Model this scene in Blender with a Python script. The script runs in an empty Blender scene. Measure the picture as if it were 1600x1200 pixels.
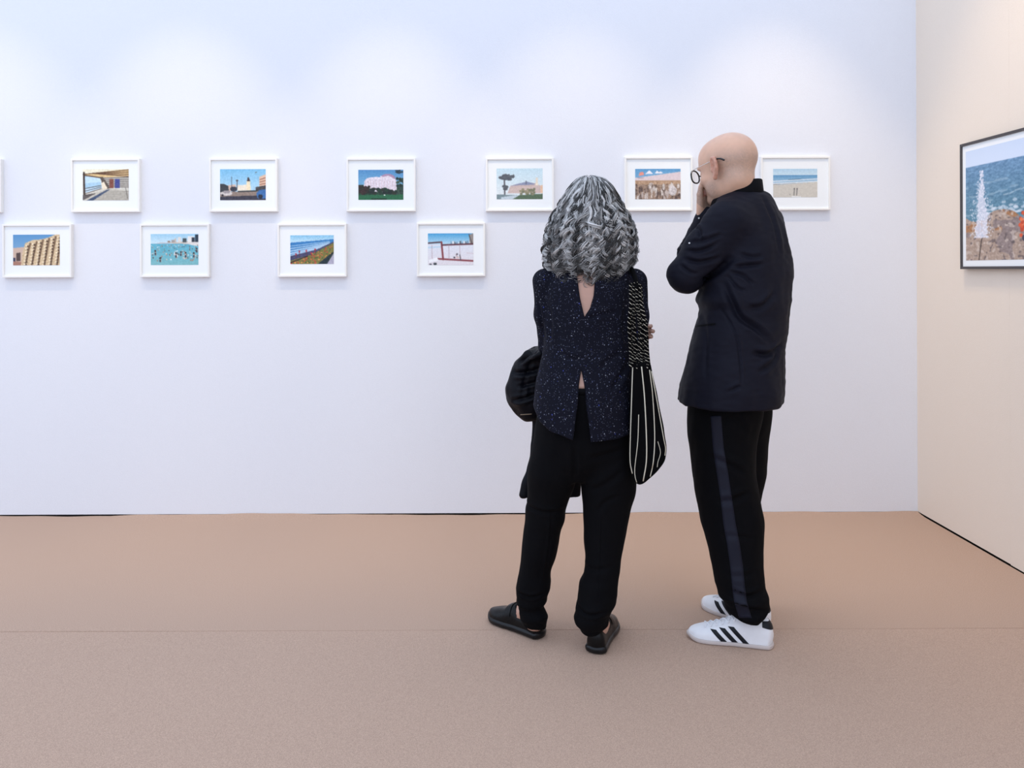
import bpy, math, random
import numpy as np
from mathutils import Vector, Matrix
from mathutils.bvhtree import BVHTree

# ------------------------------------------------------------------ camera, light
scene = bpy.context.scene
C = scene.collection
F = 1244.0            # focal length in pixels of the 1600 x 1200 frame
VX, VY = 770.0, 421.0 # foot of the optical axis in the frame
CAMH = 1.32
ROLL = 0.0037
cam_d = bpy.data.cameras.new('camera'); cam = bpy.data.objects.new('camera', cam_d); C.objects.link(cam)
cam_d.sensor_width = 36.0; cam_d.sensor_fit = 'HORIZONTAL'; cam_d.lens = F / 1600 * 36
cam_d.shift_x = (800 - VX) / 1600; cam_d.shift_y = -(600 - VY) / 1600
cam_d.clip_start = 0.05; cam_d.clip_end = 100
cam.matrix_world = Matrix.Translation((0, 0, CAMH)) @ Matrix.Rotation(math.pi / 2, 4, 'X') @ Matrix.Rotation(-ROLL, 4, 'Z')
scene.camera = cam

world = bpy.data.worlds.new('world'); scene.world = world; world.use_nodes = True
bg = world.node_tree.nodes['Background']
bg.inputs[0].default_value = (0.735, 0.845, 1.05, 1); bg.inputs[1].default_value = 1.03
vs = scene.view_settings
vs.view_transform = 'Standard'; vs.look = 'None'; vs.gamma = 1.0; vs.use_curve_mapping = False
vs.exposure = 0.64
scene.display_settings.display_device = 'sRGB'

WALL_Y, WALL_X = 4.29, 2.285
def spot(name, loc, target, power, color, deg, blend, size=0.03):
    d = bpy.data.lights.new(name, 'SPOT'); o = bpy.data.objects.new(name, d); C.objects.link(o)
    d.energy = power; d.color = color; d.spot_size = math.radians(deg); d.spot_blend = blend
    d.shadow_soft_size = size
    o.location = loc
    o.rotation_euler = (Vector(target) - Vector(loc)).to_track_quat('-Z', 'Y').to_euler()
    return o
WARM = (1.0, 0.76, 0.44)
for sx, pw in ((-2.75, 40), (-1.65, 46), (-0.55, 46), (0.45, 44), (1.5, 62)):
    spot('wall_spot', (sx, WALL_Y - 1.0, 3.85), (sx, WALL_Y, 0.40), pw * 0.80, WARM, 51, 0.75, 0.012)
spot('wall_spot', (WALL_X - 1.0, 3.25, 3.85), (WALL_X, 3.30, 1.0), 46, (1.0, 0.74, 0.46), 60, 1.0)

# ------------------------------------------------------------------ frame-to-place conversion
def P(px, py, Y):
    dx, dy = px - VX, py - VY
    c, s = math.cos(ROLL), math.sin(ROLL)
    x, y = c * dx - s * dy, s * dx + c * dy
    return np.array((x * Y / F, Y, CAMH - y * Y / F))
def floorP(px, py):
    y = (py - VY) + ROLL * (px - VX)
    return P(px, py, CAMH * F / y)

# ------------------------------------------------------------------ materials
def srgb(r, g=None, b=None):
    if g is None: r, g, b = r
    f = lambda c: (c / 255) / 12.92 if c / 255 <= 0.04045 else (((c / 255) + 0.055) / 1.055) ** 2.4
    return (f(r), f(g), f(b), 1.0)
MATS = {}
def mat(name, col, rough=0.6, spec=0.5, bump=None, var=None, sheen=0.0, sss=0.0, attr=None, metal=0.0):
    """principled material; bump=(scale,strength,dist), var=(scale,amount): noise on colour"""
    m = bpy.data.materials.new(name); m.use_nodes = True
    nt = m.node_tree; n = nt.nodes; l = nt.links
    p = n['Principled BSDF']
    p.inputs['Base Color'].default_value = col; p.inputs['Roughness'].default_value = rough
    p.inputs['Specular IOR Level'].default_value = spec; p.inputs['Metallic'].default_value = metal
    if sheen:
        p.inputs['Sheen Weight'].default_value = sheen; p.inputs['Sheen Roughness'].default_value = 0.5
    if sss:
        p.inputs['Subsurface Weight'].default_value = sss; p.inputs['Subsurface Radius'].default_value = (1.0, 0.35, 0.2)
        p.inputs['Subsurface Scale'].default_value = 0.006
    tc = n.new('ShaderNodeTexCoord')
    src = None
    if attr:
        a = n.new('ShaderNodeAttribute'); a.attribute_name = attr; src = a.outputs['Color']
    if var:
        ns = n.new('ShaderNodeTexNoise'); ns.inputs['Scale'].default_value = var[0]; ns.inputs['Detail'].default_value = 5
        l.new(tc.outputs['Object'], ns.inputs['Vector'])
        mr = n.new('ShaderNodeMapRange'); mr.inputs[1].default_value = 0.25; mr.inputs[2].default_value = 0.75
        mr.inputs[3].default_value = 1 - var[1]; mr.inputs[4].default_value = 1 + var[1]
        l.new(ns.outputs['Fac'], mr.inputs[0])
        mx = n.new('ShaderNodeVectorMath'); mx.operation = 'SCALE'
        if src: l.new(src, mx.inputs[0])
        else: mx.inputs[0].default_value = col[:3]
        l.new(mr.outputs[0], mx.inputs['Scale']); src = mx.outputs[0]
    if src: l.new(src, p.inputs['Base Color'])
    if bump:
        nb = n.new('ShaderNodeTexNoise'); nb.inputs['Scale'].default_value = bump[0]; nb.inputs['Detail'].default_value = 4
        l.new(tc.outputs['Object'], nb.inputs['Vector'])
        b = n.new('ShaderNodeBump'); b.inputs['Strength'].default_value = bump[1]; b.inputs['Distance'].default_value = bump[2]
        l.new(nb.outputs['Fac'], b.inputs['Height']); l.new(b.outputs[0], p.inputs['Normal'])
    MATS[name] = m
    return m
mat('wall_white', (0.79, 0.80, 0.84, 1), 0.9, 0.2, bump=(260, 0.35, 0.002), var=(240, 0.015))
mat('wall_cream', (0.83, 0.725, 0.615, 1), 0.9, 0.2, bump=(260, 0.35, 0.002), var=(240, 0.015))
mat('carpet', (0.50, 0.352, 0.268, 1), 1.0, 0.1, bump=(620, 0.6, 0.003), var=(380, 0.26), sheen=0.0)
mat('dark_gap', (0.01, 0.009, 0.008, 1), 0.9, 0.1)  # near-black, stands in for the shade inside the gap under the walls
mat('frame_white', (0.87, 0.85, 0.81, 1), 0.5, 0.4)
mat('mat_board', (0.88, 0.90, 0.90, 1), 0.9, 0.2)
mat('frame_grey', (0.062, 0.055, 0.056, 1), 0.5, 0.4)
mat('print', (1, 1, 1, 1), 0.5, 0.3, attr='paint')
mat('skin', (1, 1, 1, 1), 0.36, 0.45, sss=0.12, attr='paint', bump=(700, 0.15, 0.001))
mat('navy_cloth', (0.006, 0.006, 0.0125, 1), 0.7, 0.14, bump=(900, 0.25, 0.001))
mat('black_cloth', (0.0022, 0.0022, 0.003, 1), 0.85, 0.09, bump=(900, 0.25, 0.001))
mat('stripe_cloth', (0.0075, 0.0085, 0.018, 1), 0.6, 0.2)
mat('black_trim', (0.0025, 0.0025, 0.0035, 1), 0.8, 0.1)
mat('coat_cloth', (0.0022, 0.0025, 0.005, 1), 0.5, 0.12, bump=(60, 0.3, 0.004))
mat('leather_black', (0.003, 0.003, 0.0035, 1), 0.3, 0.22, bump=(220, 0.3, 0.002))
mat('sole_black', (0.005, 0.005, 0.006, 1), 0.28, 0.3)
mat('leather_white', (0.80, 0.80, 0.82, 1), 0.45, 0.4, bump=(60, 0.15, 0.003), var=(30, 0.03))
mat('sole_white', (0.55, 0.48, 0.45, 1), 0.6, 0.4)
mat('shoe_black', (0.006, 0.007, 0.011, 1), 0.5, 0.25)
mat('lace_white', (0.82, 0.82, 0.85, 1), 0.8, 0.2)
mat('bag_knit', (0.0025, 0.0025, 0.003, 1), 0.95, 0.06, bump=(500, 0.6, 0.002))
mat('cream_thread', (0.62, 0.58, 0.47, 1), 0.9, 0.1)
mat('glasses_black', (0.006, 0.006, 0.009, 1), 0.2, 0.5)
mat('glasses_silver', (0.72, 0.70, 0.66, 1), 0.25, 0.5, metal=1.0)
mat('white_plastic', (0.8, 0.8, 0.8, 1), 0.4, 0.5)
mat('zip_beige', (0.25, 0.19, 0.13, 1), 0.6, 0.3)
mat('eye_white', (0.75, 0.72, 0.70, 1), 0.2, 0.5)
def hair_mat():
    m = bpy.data.materials.new('grey_hair'); m.use_nodes = True; n = m.node_tree.nodes; l = m.node_tree.links
    p = n['Principled BSDF']; a = n.new('ShaderNodeAttribute'); a.attribute_name = 'paint'
    l.new(a.outputs['Color'], p.inputs['Base Color']); p.inputs['Roughness'].default_value = 0.42
    p.inputs['Specular IOR Level'].default_value = 0.5
    MATS['grey_hair'] = m
hair_mat()
def lens_mat():
    m = bpy.data.materials.new('lens'); m.use_nodes = True; n = m.node_tree.nodes; l = m.node_tree.links
    n.remove(n['Principled BSDF'])
    t = n.new('ShaderNodeBsdfTransparent'); g = n.new('ShaderNodeBsdfGlossy'); g.inputs['Roughness'].default_value = 0.03
    mx = n.new('ShaderNodeMixShader'); mx.inputs[0].default_value = 0.06
    l.new(t.outputs[0], mx.inputs[1]); l.new(g.outputs[0], mx.inputs[2]); l.new(mx.outputs[0], n['Material Output'].inputs[0])
    MATS['lens'] = m
lens_mat()
def blouse_mat():
    m = bpy.data.materials.new('speckled_blouse'); m.use_nodes = True; n = m.node_tree.nodes; l = m.node_tree.links
    p = n['Principled BSDF']; p.inputs['Roughness'].default_value = 0.8; p.inputs['Specular IOR Level'].default_value = 0.12
    tc = n.new('ShaderNodeTexCoord')
    col = None
    base = (0.0042, 0.0046, 0.0105, 1)
    for sc, th, c1, c2, keep in ((88, 0.17, (0.34, 0.35, 0.38, 1), (0.10, 0.12, 0.24, 1), 0.62), (150, 0.20, (0.16, 0.17, 0.20, 1), (0.03, 0.04, 0.12, 1), 0.55), (190, 0.22, (0.07, 0.08, 0.14, 1), (0.10, 0.10, 0.12, 1), 0.45), (52, 0.14, (0.03, 0.045, 0.22, 1), (0.05, 0.06, 0.26, 1), 0.22)):
        v = n.new('ShaderNodeTexVoronoi'); v.inputs['Scale'].default_value = sc
        l.new(tc.outputs['Object'], v.inputs['Vector'])
        mr = n.new('ShaderNodeMapRange'); mr.inputs[1].default_value = th; mr.inputs[2].default_value = th * 0.7
        l.new(v.outputs['Distance'], mr.inputs[0])
        sep = n.new('ShaderNodeSeparateColor'); l.new(v.outputs['Color'], sep.inputs[0])
        gt = n.new('ShaderNodeMath'); gt.operation = 'LESS_THAN'; gt.inputs[1].default_value = keep; l.new(sep.outputs[0], gt.inputs[0])
        mu = n.new('ShaderNodeMath'); mu.operation = 'MULTIPLY'; l.new(mr.outputs[0], mu.inputs[0]); l.new(gt.outputs[0], mu.inputs[1])
        cm = n.new('ShaderNodeMix'); cm.data_type = 'RGBA'; l.new(sep.outputs[1], cm.inputs[0]); cm.inputs[6].default_value = c1; cm.inputs[7].default_value = c2
        mx = n.new('ShaderNodeMix'); mx.data_type = 'RGBA'; l.new(mu.outputs[0], mx.inputs[0])
        if col: l.new(col, mx.inputs[6])
        else: mx.inputs[6].default_value = base
        l.new(cm.outputs[2], mx.inputs[7]); col = mx.outputs[2]
    l.new(col, p.inputs['Base Color'])
    MATS['speckled_blouse'] = m
blouse_mat()

# ------------------------------------------------------------------ object helpers
def link(name, me, material, parent=None, smooth=False):
    if material is not None: me.materials.append(MATS[material])
    me.polygons.foreach_set('use_smooth', np.full(len(me.polygons), bool(smooth)))
    o = bpy.data.objects.new(name, me); C.objects.link(o)
    if parent is not None:
        o.parent = parent
    return o
def tag(o, label=None, cat=None, group=None, kind=None):
    for k, v in (('label', label), ('category', cat), ('group', group), ('kind', kind)):
        if v: o[k] = v
    return o
def mesh_np(name, V, Fq):
    V = np.asarray(V, dtype=np.float32); Fq = np.asarray(Fq, dtype=np.int32)
    me = bpy.data.meshes.new(name)
    k = Fq.shape[1]
    me.vertices.add(len(V)); me.vertices.foreach_set('co', V.ravel())
    me.loops.add(Fq.size); me.loops.foreach_set('vertex_index', Fq.ravel())
    me.polygons.add(len(Fq)); me.polygons.foreach_set('loop_start', np.arange(0, Fq.size, k, dtype=np.int32))
    me.update(calc_edges=True); me.validate()
    return me
def paint_attr(me, col):
    a = me.color_attributes.new('paint', 'FLOAT_COLOR', 'POINT')
    c = np.ones((len(me.vertices), 4), dtype=np.float32); c[:, :3] = col
    a.data.foreach_set('color', c.ravel())
def empty(name, loc):
    o = bpy.data.objects.new(name, None); C.objects.link(o); o.location = loc; o.empty_display_size = 0.1
    return o
def add(name, V, Fq, material, parent=None, base=(0, 0, 0), smooth=True):
    """V in world coordinates; base = world position of the parent thing"""
    return link(name, mesh_np(name, np.asarray(V) - np.asarray(base), Fq), material, parent, smooth)

def box_vf(lo, hi):
    x0, y0, z0 = lo; x1, y1, z1 = hi
    V = [(x0, y0, z0), (x1, y0, z0), (x1, y1, z0), (x0, y1, z0), (x0, y0, z1), (x1, y0, z1), (x1, y1, z1), (x0, y1, z1)]
    Q = [(0, 3, 2, 1), (4, 5, 6, 7), (0, 1, 5, 4), (1, 2, 6, 5), (2, 3, 7, 6), (3, 0, 4, 7)]
    return V, Q
def merge(parts):
    Vs, Qs, n = [], [], 0
    for V, Q in parts:
        V = np.asarray(V, float); Q = np.asarray(Q, int)
        Vs.append(V); Qs.append(Q + n); n += len(V)
    return np.vstack(Vs), np.vstack(Qs)
def tube(pts, r, sides=8, caps=True, closed=False):
    pts = np.asarray(pts, float); n = len(pts)
    r = np.broadcast_to(np.asarray(r, float), (n,))
    if closed: T = np.roll(pts, -1, 0) - np.roll(pts, 1, 0)
    else: T = np.gradient(pts, axis=0)
    T /= np.linalg.norm(T, axis=1)[:, None] + 1e-12
    ref = np.array((0.13, 0.31, 0.94)); 
    U = np.cross(T, ref); U /= np.linalg.norm(U, axis=1)[:, None] + 1e-12
    for i in range(1, n):
        u = U[i - 1] - T[i] * np.dot(U[i - 1], T[i]); U[i] = u / (np.linalg.norm(u) + 1e-12)
    W = np.cross(T, U)
    a = np.linspace(0, 2 * math.pi, sides, endpoint=False)
    V = pts[:, None, :] + r[:, None, None] * (np.cos(a)[None, :, None] * U[:, None, :] + np.sin(a)[None, :, None] * W[:, None, :])
    V = V.reshape(-1, 3); Q = []
    m = n if closed else n - 1
    i = np.arange(m)[:, None]; j = np.arange(sides)[None, :]
    i2 = (i + 1) % n; j2 = (j + 1) % sides
    Q = np.stack([i * sides + j, i * sides + j2, i2 * sides + j2, i2 * sides + j], -1).reshape(-1, 4)
    if caps and not closed:
        c0 = len(V); V = np.vstack([V, pts[0] - T[0] * r[0] * 0.5, pts[-1] + T[-1] * r[-1] * 0.5])
        jj = np.arange(0, sides)
        k0 = np.stack([np.full(sides, c0), (jj + 1) % sides, jj, np.full(sides, c0)], -1)
        b = (n - 1) * sides
        k1 = np.stack([np.full(sides, c0 + 1), b + jj, b + (jj + 1) % sides, np.full(sides, c0 + 1)], -1)
        # degenerate quads become fans of two sides each
        k0 = np.array([(c0, (2 * t + 2) % sides, 2 * t + 1, 2 * t) for t in range(sides // 2)])
        k1 = np.array([(c0 + 1, b + 2 * t, b + 2 * t + 1, b + (2 * t + 2) % sides) for t in range(sides // 2)])
        Q = np.vstack([Q, k0, k1])
    return V, Q
def spline(pts, n):
    """Catmull-Rom through points, n samples"""
    p = np.asarray(pts, float); p = np.vstack([2 * p[0] - p[1], p, 2 * p[-1] - p[-2]])
    t = np.linspace(0, len(p) - 3 - 1e-6, n); i = t.astype(int); u = (t - i)[:, None]
    a, b, c, d = p[i], p[i + 1], p[i + 2], p[i + 3]
    return 0.5 * (2 * b + (c - a) * u + (2 * a - 5 * b + 4 * c - d) * u ** 2 + (3 * b - a - 3 * c + d) * u ** 3)

# ------------------------------------------------------------------ noise
_rng = np.random.RandomState(7)
_perm = np.concatenate([_rng.permutation(256)] * 3).astype(np.int32)
_grad = _rng.normal(size=(256, 3)); _grad /= np.linalg.norm(_grad, axis=1)[:, None]
def noise(p):
    p = np.asarray(p, float); i = np.floor(p).astype(np.int64); f = p - i; i &= 255
    u = f * f * f * (f * (f * 6 - 15) + 10)
    out = 0
    for dx in (0, 1):
        for dy in (0, 1):
            for dz in (0, 1):
                h = _perm[_perm[_perm[i[:, 0] + dx] + i[:, 1] + dy] + i[:, 2] + dz]
                g = _grad[h & 255]
                d = (g * (f - np.array((dx, dy, dz)))).sum(1)
                w = (u[:, 0] if dx else 1 - u[:, 0]) * (u[:, 1] if dy else 1 - u[:, 1]) * (u[:, 2] if dz else 1 - u[:, 2])
                out = out + w * d
    return out

# ------------------------------------------------------------------ signed distance shapes and their surface
def smin(a, b, k):
    h = np.clip(0.5 + 0.5 * (b - a) / k, 0, 1)
    return b * (1 - h) + a * h - k * h * (1 - h)
def smax(a, b, k): return -smin(-a, -b, k)
def chain(p, pts, k=0.0):
    d = None
    for (a, b) in zip(pts[:-1], pts[1:]):
        A = np.array(a[:3]); B = np.array(b[:3]); ab = B - A; pa = p - A
        t = np.clip(pa @ ab / (ab @ ab + 1e-12), 0, 1)
        e = np.linalg.norm(pa - t[:, None] * ab, axis=1) - (a[3] + t * (b[3] - a[3]))
        d = e if d is None else (smin(d, e, k) if k else np.minimum(d, e))
    return d
def ell(p, c, r, R=None):
    q = p - np.array(c)
    if R is not None: q = q @ R
    r = np.array(r); k0 = np.linalg.norm(q / r, axis=1); k1 = np.linalg.norm(q / (r * r), axis=1) + 1e-9
    return k0 * (k0 - 1) / k1
def pchip_table(keys, n=160):
    keys = np.asarray(sorted(keys, key=lambda k: k[0]), float)
    z = keys[:, 0]; t = np.linspace(z[0], z[-1], n)
    h = np.diff(z); out = [t]
    for c in range(1, keys.shape[1]):
        y = keys[:, c]; dl = np.diff(y) / h; m = np.zeros(len(z))
        for i in range(1, len(z) - 1):
            if dl[i - 1] * dl[i] > 0:
                w1, w2 = 2 * h[i] + h[i - 1], h[i] + 2 * h[i - 1]
                m[i] = (w1 + w2) / (w1 / dl[i - 1] + w2 / dl[i])
        m[0], m[-1] = dl[0], dl[-1]
        i = np.clip(np.searchsorted(z, t) - 1, 0, len(h) - 1); s = (t - z[i]) / h[i]
        out.append((2*s**3-3*s**2+1)*y[i] + (s**3-2*s**2+s)*h[i]*m[i] + (-2*s**3+3*s**2)*y[i+1] + (s**3-s**2)*h[i]*m[i+1])
    return np.array(out)
def loft(p, tab, axis=2, cap=0.02):
    """tab rows: s, c0, c1, a, b, angle"""
    o = [i for i in range(3) if i != axis]
    s = p[:, axis]; T = tab[0]
    c0, c1, a, b, g = [np.interp(s, T, tab[i]) for i in range(1, 6)]
    u, v = p[:, o[0]] - c0, p[:, o[1]] - c1
    cg, sg = np.cos(g), np.sin(g)
    u, v = cg * u + sg * v, -sg * u + cg * v
    rho = np.sqrt((u / a) ** 2 + (v / b) ** 2); g1 = np.sqrt((u / a ** 2) ** 2 + (v / b ** 2) ** 2) + 1e-6
    d = rho * (rho - 1) / g1
    d = smax(d, s - T[-1], cap); d = smax(d, T[0] - s, cap)
    return d
def rows(keys, ratio=None):
    """keys: (py, left px, right px, depth Y, ratio b/a, angle of the a-axis from +X) -> loft table along z"""
    out = []
    for py, L, R, Y, r, g in keys:
        c = P((L + R) / 2, py, Y); W = (R - L) / 2 * Y / F
        a = W / math.sqrt(math.cos(g) ** 2 + (r * math.sin(g)) ** 2)
        out.append((c[2], c[0], c[1], a, a * r, g))
    return pchip_table(out)

def surface(f, lo, hi, h, cb=4):
    lo = np.array(lo, float); hi = np.array(hi, float)
    nb = np.ceil((hi - lo) / (h * cb)).astype(int); n = nb * cb
    ctr = [lo[i] + (np.arange(nb[i]) * cb + (cb - 1) / 2) * h for i in range(3)]
    G = np.stack(np.meshgrid(*ctr, indexing='ij'), -1).reshape(-1, 3)
    d = f(G)
    act = np.abs(d) < h * cb * 1.9
    D = np.where(d < 0, -1.0, 1.0).astype(np.float32)[:, None].repeat(cb ** 3, 1)
    off = np.stack(np.meshgrid(*[(np.arange(cb) - (cb - 1) / 2) * h] * 3, indexing='ij'), -1).reshape(-1, 3)
    idx = np.nonzero(act)[0]
    for s in range(0, len(idx), 6000):
        ii = idx[s:s + 6000]
        pts = (G[ii][:, None, :] + off[None]).reshape(-1, 3)
        D[ii] = f(pts).reshape(len(ii), -1)
    D = D.reshape(nb[0], nb[1], nb[2], cb, cb, cb).transpose(0, 3, 1, 4, 2, 5).reshape(n)
    S = D < 0
    cnt = np.zeros(n - 1, dtype=np.int8)
    cor = [(i, j, k) for i in (0, 1) for j in (0, 1) for k in (0, 1)]
    sl = lambda o: tuple(slice(o[a], n[a] - 1 + o[a]) for a in range(3))
    for o in cor: cnt += S[sl(o)]
    I = np.argwhere((cnt > 0) & (cnt < 8))
    vid = -np.ones(n - 1, dtype=np.int32); vid[I[:, 0], I[:, 1], I[:, 2]] = np.arange(len(I))
    val = {o: D[I[:, 0] + o[0], I[:, 1] + o[1], I[:, 2] + o[2]] for o in cor}
    acc = np.zeros((len(I), 3)); num = np.zeros(len(I))
    for o in cor:
        for a in range(3):
            if o[a]: continue
            q = list(o); q[a] = 1; q = tuple(q)
            v0, v1 = val[o], val[q]; m = (v0 < 0) != (v1 < 0)
            t = np.where(m, v0 / np.where(m, v0 - v1, 1), 0)
            pt = np.tile(np.array(o, float), (len(I), 1)); pt[:, a] = t
            acc += pt * m[:, None]; num += m
    V = lo + (I + acc / num[:, None]) * h
    Q = []
    for a in range(3):
        b, c = (a + 1) % 3, (a + 2) % 3
        A = [slice(None)] * 3; A[a] = slice(0, n[a] - 1); B = [slice(None)] * 3; B[a] = slice(1, n[a])
        s0, s1 = S[tuple(A)], S[tuple(B)]
        E = np.argwhere(s0 != s1); E = E[(E[:, b] > 0) & (E[:, c] > 0) & (E[:, b] < n[b] - 1) & (E[:, c] < n[c] - 1)]
        ins = s0[E[:, 0], E[:, 1], E[:, 2]]
        def cell(db, dc):
            e = E.copy(); e[:, b] -= db; e[:, c] -= dc
            return vid[e[:, 0], e[:, 1], e[:, 2]]
        q = np.stack([cell(1, 1), cell(0, 1), cell(0, 0), cell(1, 0)], -1)
        q[~ins] = q[~ins][:, ::-1]
        Q.append(q)
    Q = np.vstack(Q); Q = Q[(Q >= 0).all(1)]
    return V, Q
def normals(V, Q):
    n = np.cross(V[Q[:, 2]] - V[Q[:, 0]], V[Q[:, 3]] - V[Q[:, 1]])
    N = np.zeros_like(V)
    for k in range(4): np.add.at(N, Q[:, k], n)
    return N / (np.linalg.norm(N, axis=1)[:, None] + 1e-12)
def creases(V, Q, lines, face=-1):
    """press fold lines into the cloth: each line (points of px,py,Y ; width ; depth), on the side whose normal has the sign of face along Y"""
    N = normals(V, Q); d = np.zeros(len(V))
    fac = np.clip(face * N[:, 1] * 3 + 0.6, 0, 1)
    for pts, w, A in lines:
        pl = np.array([P(*q) for q in pts])[:, [0, 2]]; pl = spline(pl, 14) if len(pl) > 2 else pl
        best = np.full(len(V), 9.0); tt = np.zeros(len(V)); X = V[:, [0, 2]]
        sel = (X > pl.min(0) - 5 * w).all(1) & (X < pl.max(0) + 5 * w).all(1)
        xs = X[sel]; bd = np.full(len(xs), 9.0); bt = np.zeros(len(xs)); sd = np.ones(len(xs))
        m = len(pl) - 1
        for i in range(m):
            ab = pl[i + 1] - pl[i]; t = np.clip((xs - pl[i]) @ ab / (ab @ ab + 1e-12), 0, 1)
            q = xs - pl[i] - t[:, None] * ab; e = np.linalg.norm(q, axis=1); k = e < bd
            bd = np.where(k, e, bd); bt = np.where(k, (i + t) / m, bt)
            sd = np.where(k, np.sign(ab[0] * q[:, 1] - ab[1] * q[:, 0]), sd)
        env = np.clip(np.minimum(bt, 1 - bt) * 4, 0.0, 1)
        g = -np.exp(-(bd / w) ** 2) + 0.65 * np.exp(-((bd - 1.9 * w) / (1.1 * w)) ** 2) * np.where(sd > 0, 1.0, 0.45)
        d[sel] += A * g * env
    return V + N * (d * fac)[:, None]
def wrinkle(V, Q, comps, mask=None):
    N = normals(V, Q); d = 0
    for sc, amp, seed in comps: d = d + amp * noise(V * np.array(sc) + seed)
    if mask is not None: d = d * mask(V)
    return V + N * d[:, None]
def ribbon(bvh, cols_pts, dirv, off):
    """cols_pts (rows, cols, 3) start points cast along dirv onto a surface"""
    R, K = cols_pts.shape[:2]; V = np.zeros((R, K, 3))
    for i in range(R):
        for j in range(K):
            dv = dirv[i, j] if isinstance(dirv, np.ndarray) and dirv.ndim == 3 else dirv
            hit, nn, _, _ = bvh.ray_cast(Vector(cols_pts[i, j]), Vector(dv))
            V[i, j] = np.nan if hit is None else np.array(hit) - np.array(dv) / np.linalg.norm(dv) * off
    ok = np.argwhere(~np.isnan(V[..., 0]))
    for i, j in np.argwhere(np.isnan(V[..., 0])):            # a miss takes the nearest point that was found
        k = ok[np.argmin(((ok - (i, j)) ** 2).sum(1))]; V[i, j] = V[k[0], k[1]]
    i = np.arange(R - 1)[:, None]; j = np.arange(K - 1)[None]
    Q = np.stack([i * K + j, i * K + j + 1, (i + 1) * K + j + 1, (i + 1) * K + j], -1).reshape(-1, 4)
    return V.reshape(-1, 3), Q
def thicken(V, Q, dirv, t):
    """give a sheet thickness: back layer shifted along dirv, rim closed"""
    V = np.asarray(V); Q = np.asarray(Q); n = len(V)
    B = V + np.asarray(dirv) * t
    e = {}
    for q in Q:
        for k in range(4):
            a, b = int(q[k]), int(q[(k + 1) % 4]); e[(a, b)] = e.get((a, b), 0) + 1
    rim = [(b, a, a + n, b + n) for (a, b) in e if (b, a) not in e]
    return np.vstack([V, B]), np.vstack([Q, Q[:, ::-1] + n, np.array(rim)])
def bvh_of(V, Q): return BVHTree.FromPolygons([tuple(v) for v in V], [tuple(int(i) for i in q) for q in Q])

# ================================================================== THE ROOM
def grid_sheet(x0, x1, y0, y1, nx, ny, zf, thick):
    X, Y = np.meshgrid(np.linspace(x0, x1, nx), np.linspace(y0, y1, ny)); Z = zf(X, Y)
    V = np.stack([X, Y, Z], -1).reshape(-1, 3)
    i = np.arange(ny - 1)[:, None]; j = np.arange(nx - 1)[None]
    Q = np.stack([i * nx + j, i * nx + j + 1, (i + 1) * nx + j + 1, (i + 1) * nx + j], -1).reshape(-1, 4)
    return thicken(V, Q, (0, 0, -1), thick)
V, Q = box_vf((-6, -3, -0.12), (4.0, WALL_Y + 0.3, -0.012))
floor = add('floor', V, Q, 'dark_gap', smooth=False); tag(floor, kind='structure')
SEAM = 2.915
def z_far(X, Y):
    e = np.clip((Y - (WALL_Y - 0.10)) / 0.10, 0, 1) ** 2
    xp = VX + X * F / WALL_Y                        # where along the wall the carpet edge is tucked up or lies low
    up = np.clip(1 - np.abs(xp - 390) / 215, 0, 1) ** 0.5 * 0.011 + np.clip((xp - 860) / 60, 0, 1) * 0.009
    rip = 0.0016 * np.sin(X * 9) + 0.001 * np.sin(X * 23 + 1)
    return e * (up + rip) + 0.0006 * np.exp(-((Y - SEAM) / 0.03) ** 2) + 0.0004 * np.sin(X * 3.1 + 0.4) * np.exp(-((Y - SEAM) / 0.06) ** 2)
V, Q = grid_sheet(-6, WALL_X - 0.004, SEAM, WALL_Y - 0.002, 260, 60, z_far, 0.011)
add('carpet_strip', V, Q, 'carpet', floor, smooth=False)
V, Q = grid_sheet(-6, WALL_X - 0.004, 0.915, SEAM, 160, 50, lambda X, Y: -0.0009 + 0.0004 * np.exp(-((Y - SEAM) / 0.03) ** 2) * (0.6 + 0.5 * np.sin(X * 2 + 1)), 0.011)
add('carpet_strip', V, Q, 'carpet', floor, smooth=False)
V, Q = grid_sheet(-6, WALL_X - 0.004, -3, 0.912, 40, 40, lambda X, Y: -0.0008 + X * 0, 0.011)
add('carpet_strip', V, Q, 'carpet', floor, smooth=False)
WTOP = 3.3
V, Q = box_vf((-6, WALL_Y, 0.0075), (WALL_X + 0.08, WALL_Y + 0.08, WTOP))
wb = add('wall_back', V, Q, 'wall_white', smooth=False); tag(wb, kind='structure')
# right-hand wall: two butted panels lifted off the floor by slightly different amounts
V, Q = box_vf((WALL_X, 3.52, 0.008), (WALL_X + 0.08, WALL_Y, WTOP))
wr = add('wall_right', V, Q, 'wall_cream', smooth=False); tag(wr, kind='structure')
V, Q = box_vf((WALL_X, -1.0, 0.005), (WALL_X + 0.08, 3.5195, WTOP))
add('wall_panel', V, Q, 'wall_cream', wr, smooth=False)
V, Q = merge([box_vf((-6, WALL_Y + 0.012, -0.012), (WALL_X, WALL_Y + 0.03, 0.03)), box_vf((WALL_X + 0.012, -1, -0.012), (WALL_X + 0.03, WALL_Y, 0.03))])
gp = add('gap_shade_strip_1', V, Q, 'dark_gap', smooth=False); tag(gp, kind='structure')  # dark strip behind the lifted wall edges, shade of the gap put into its colour

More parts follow.
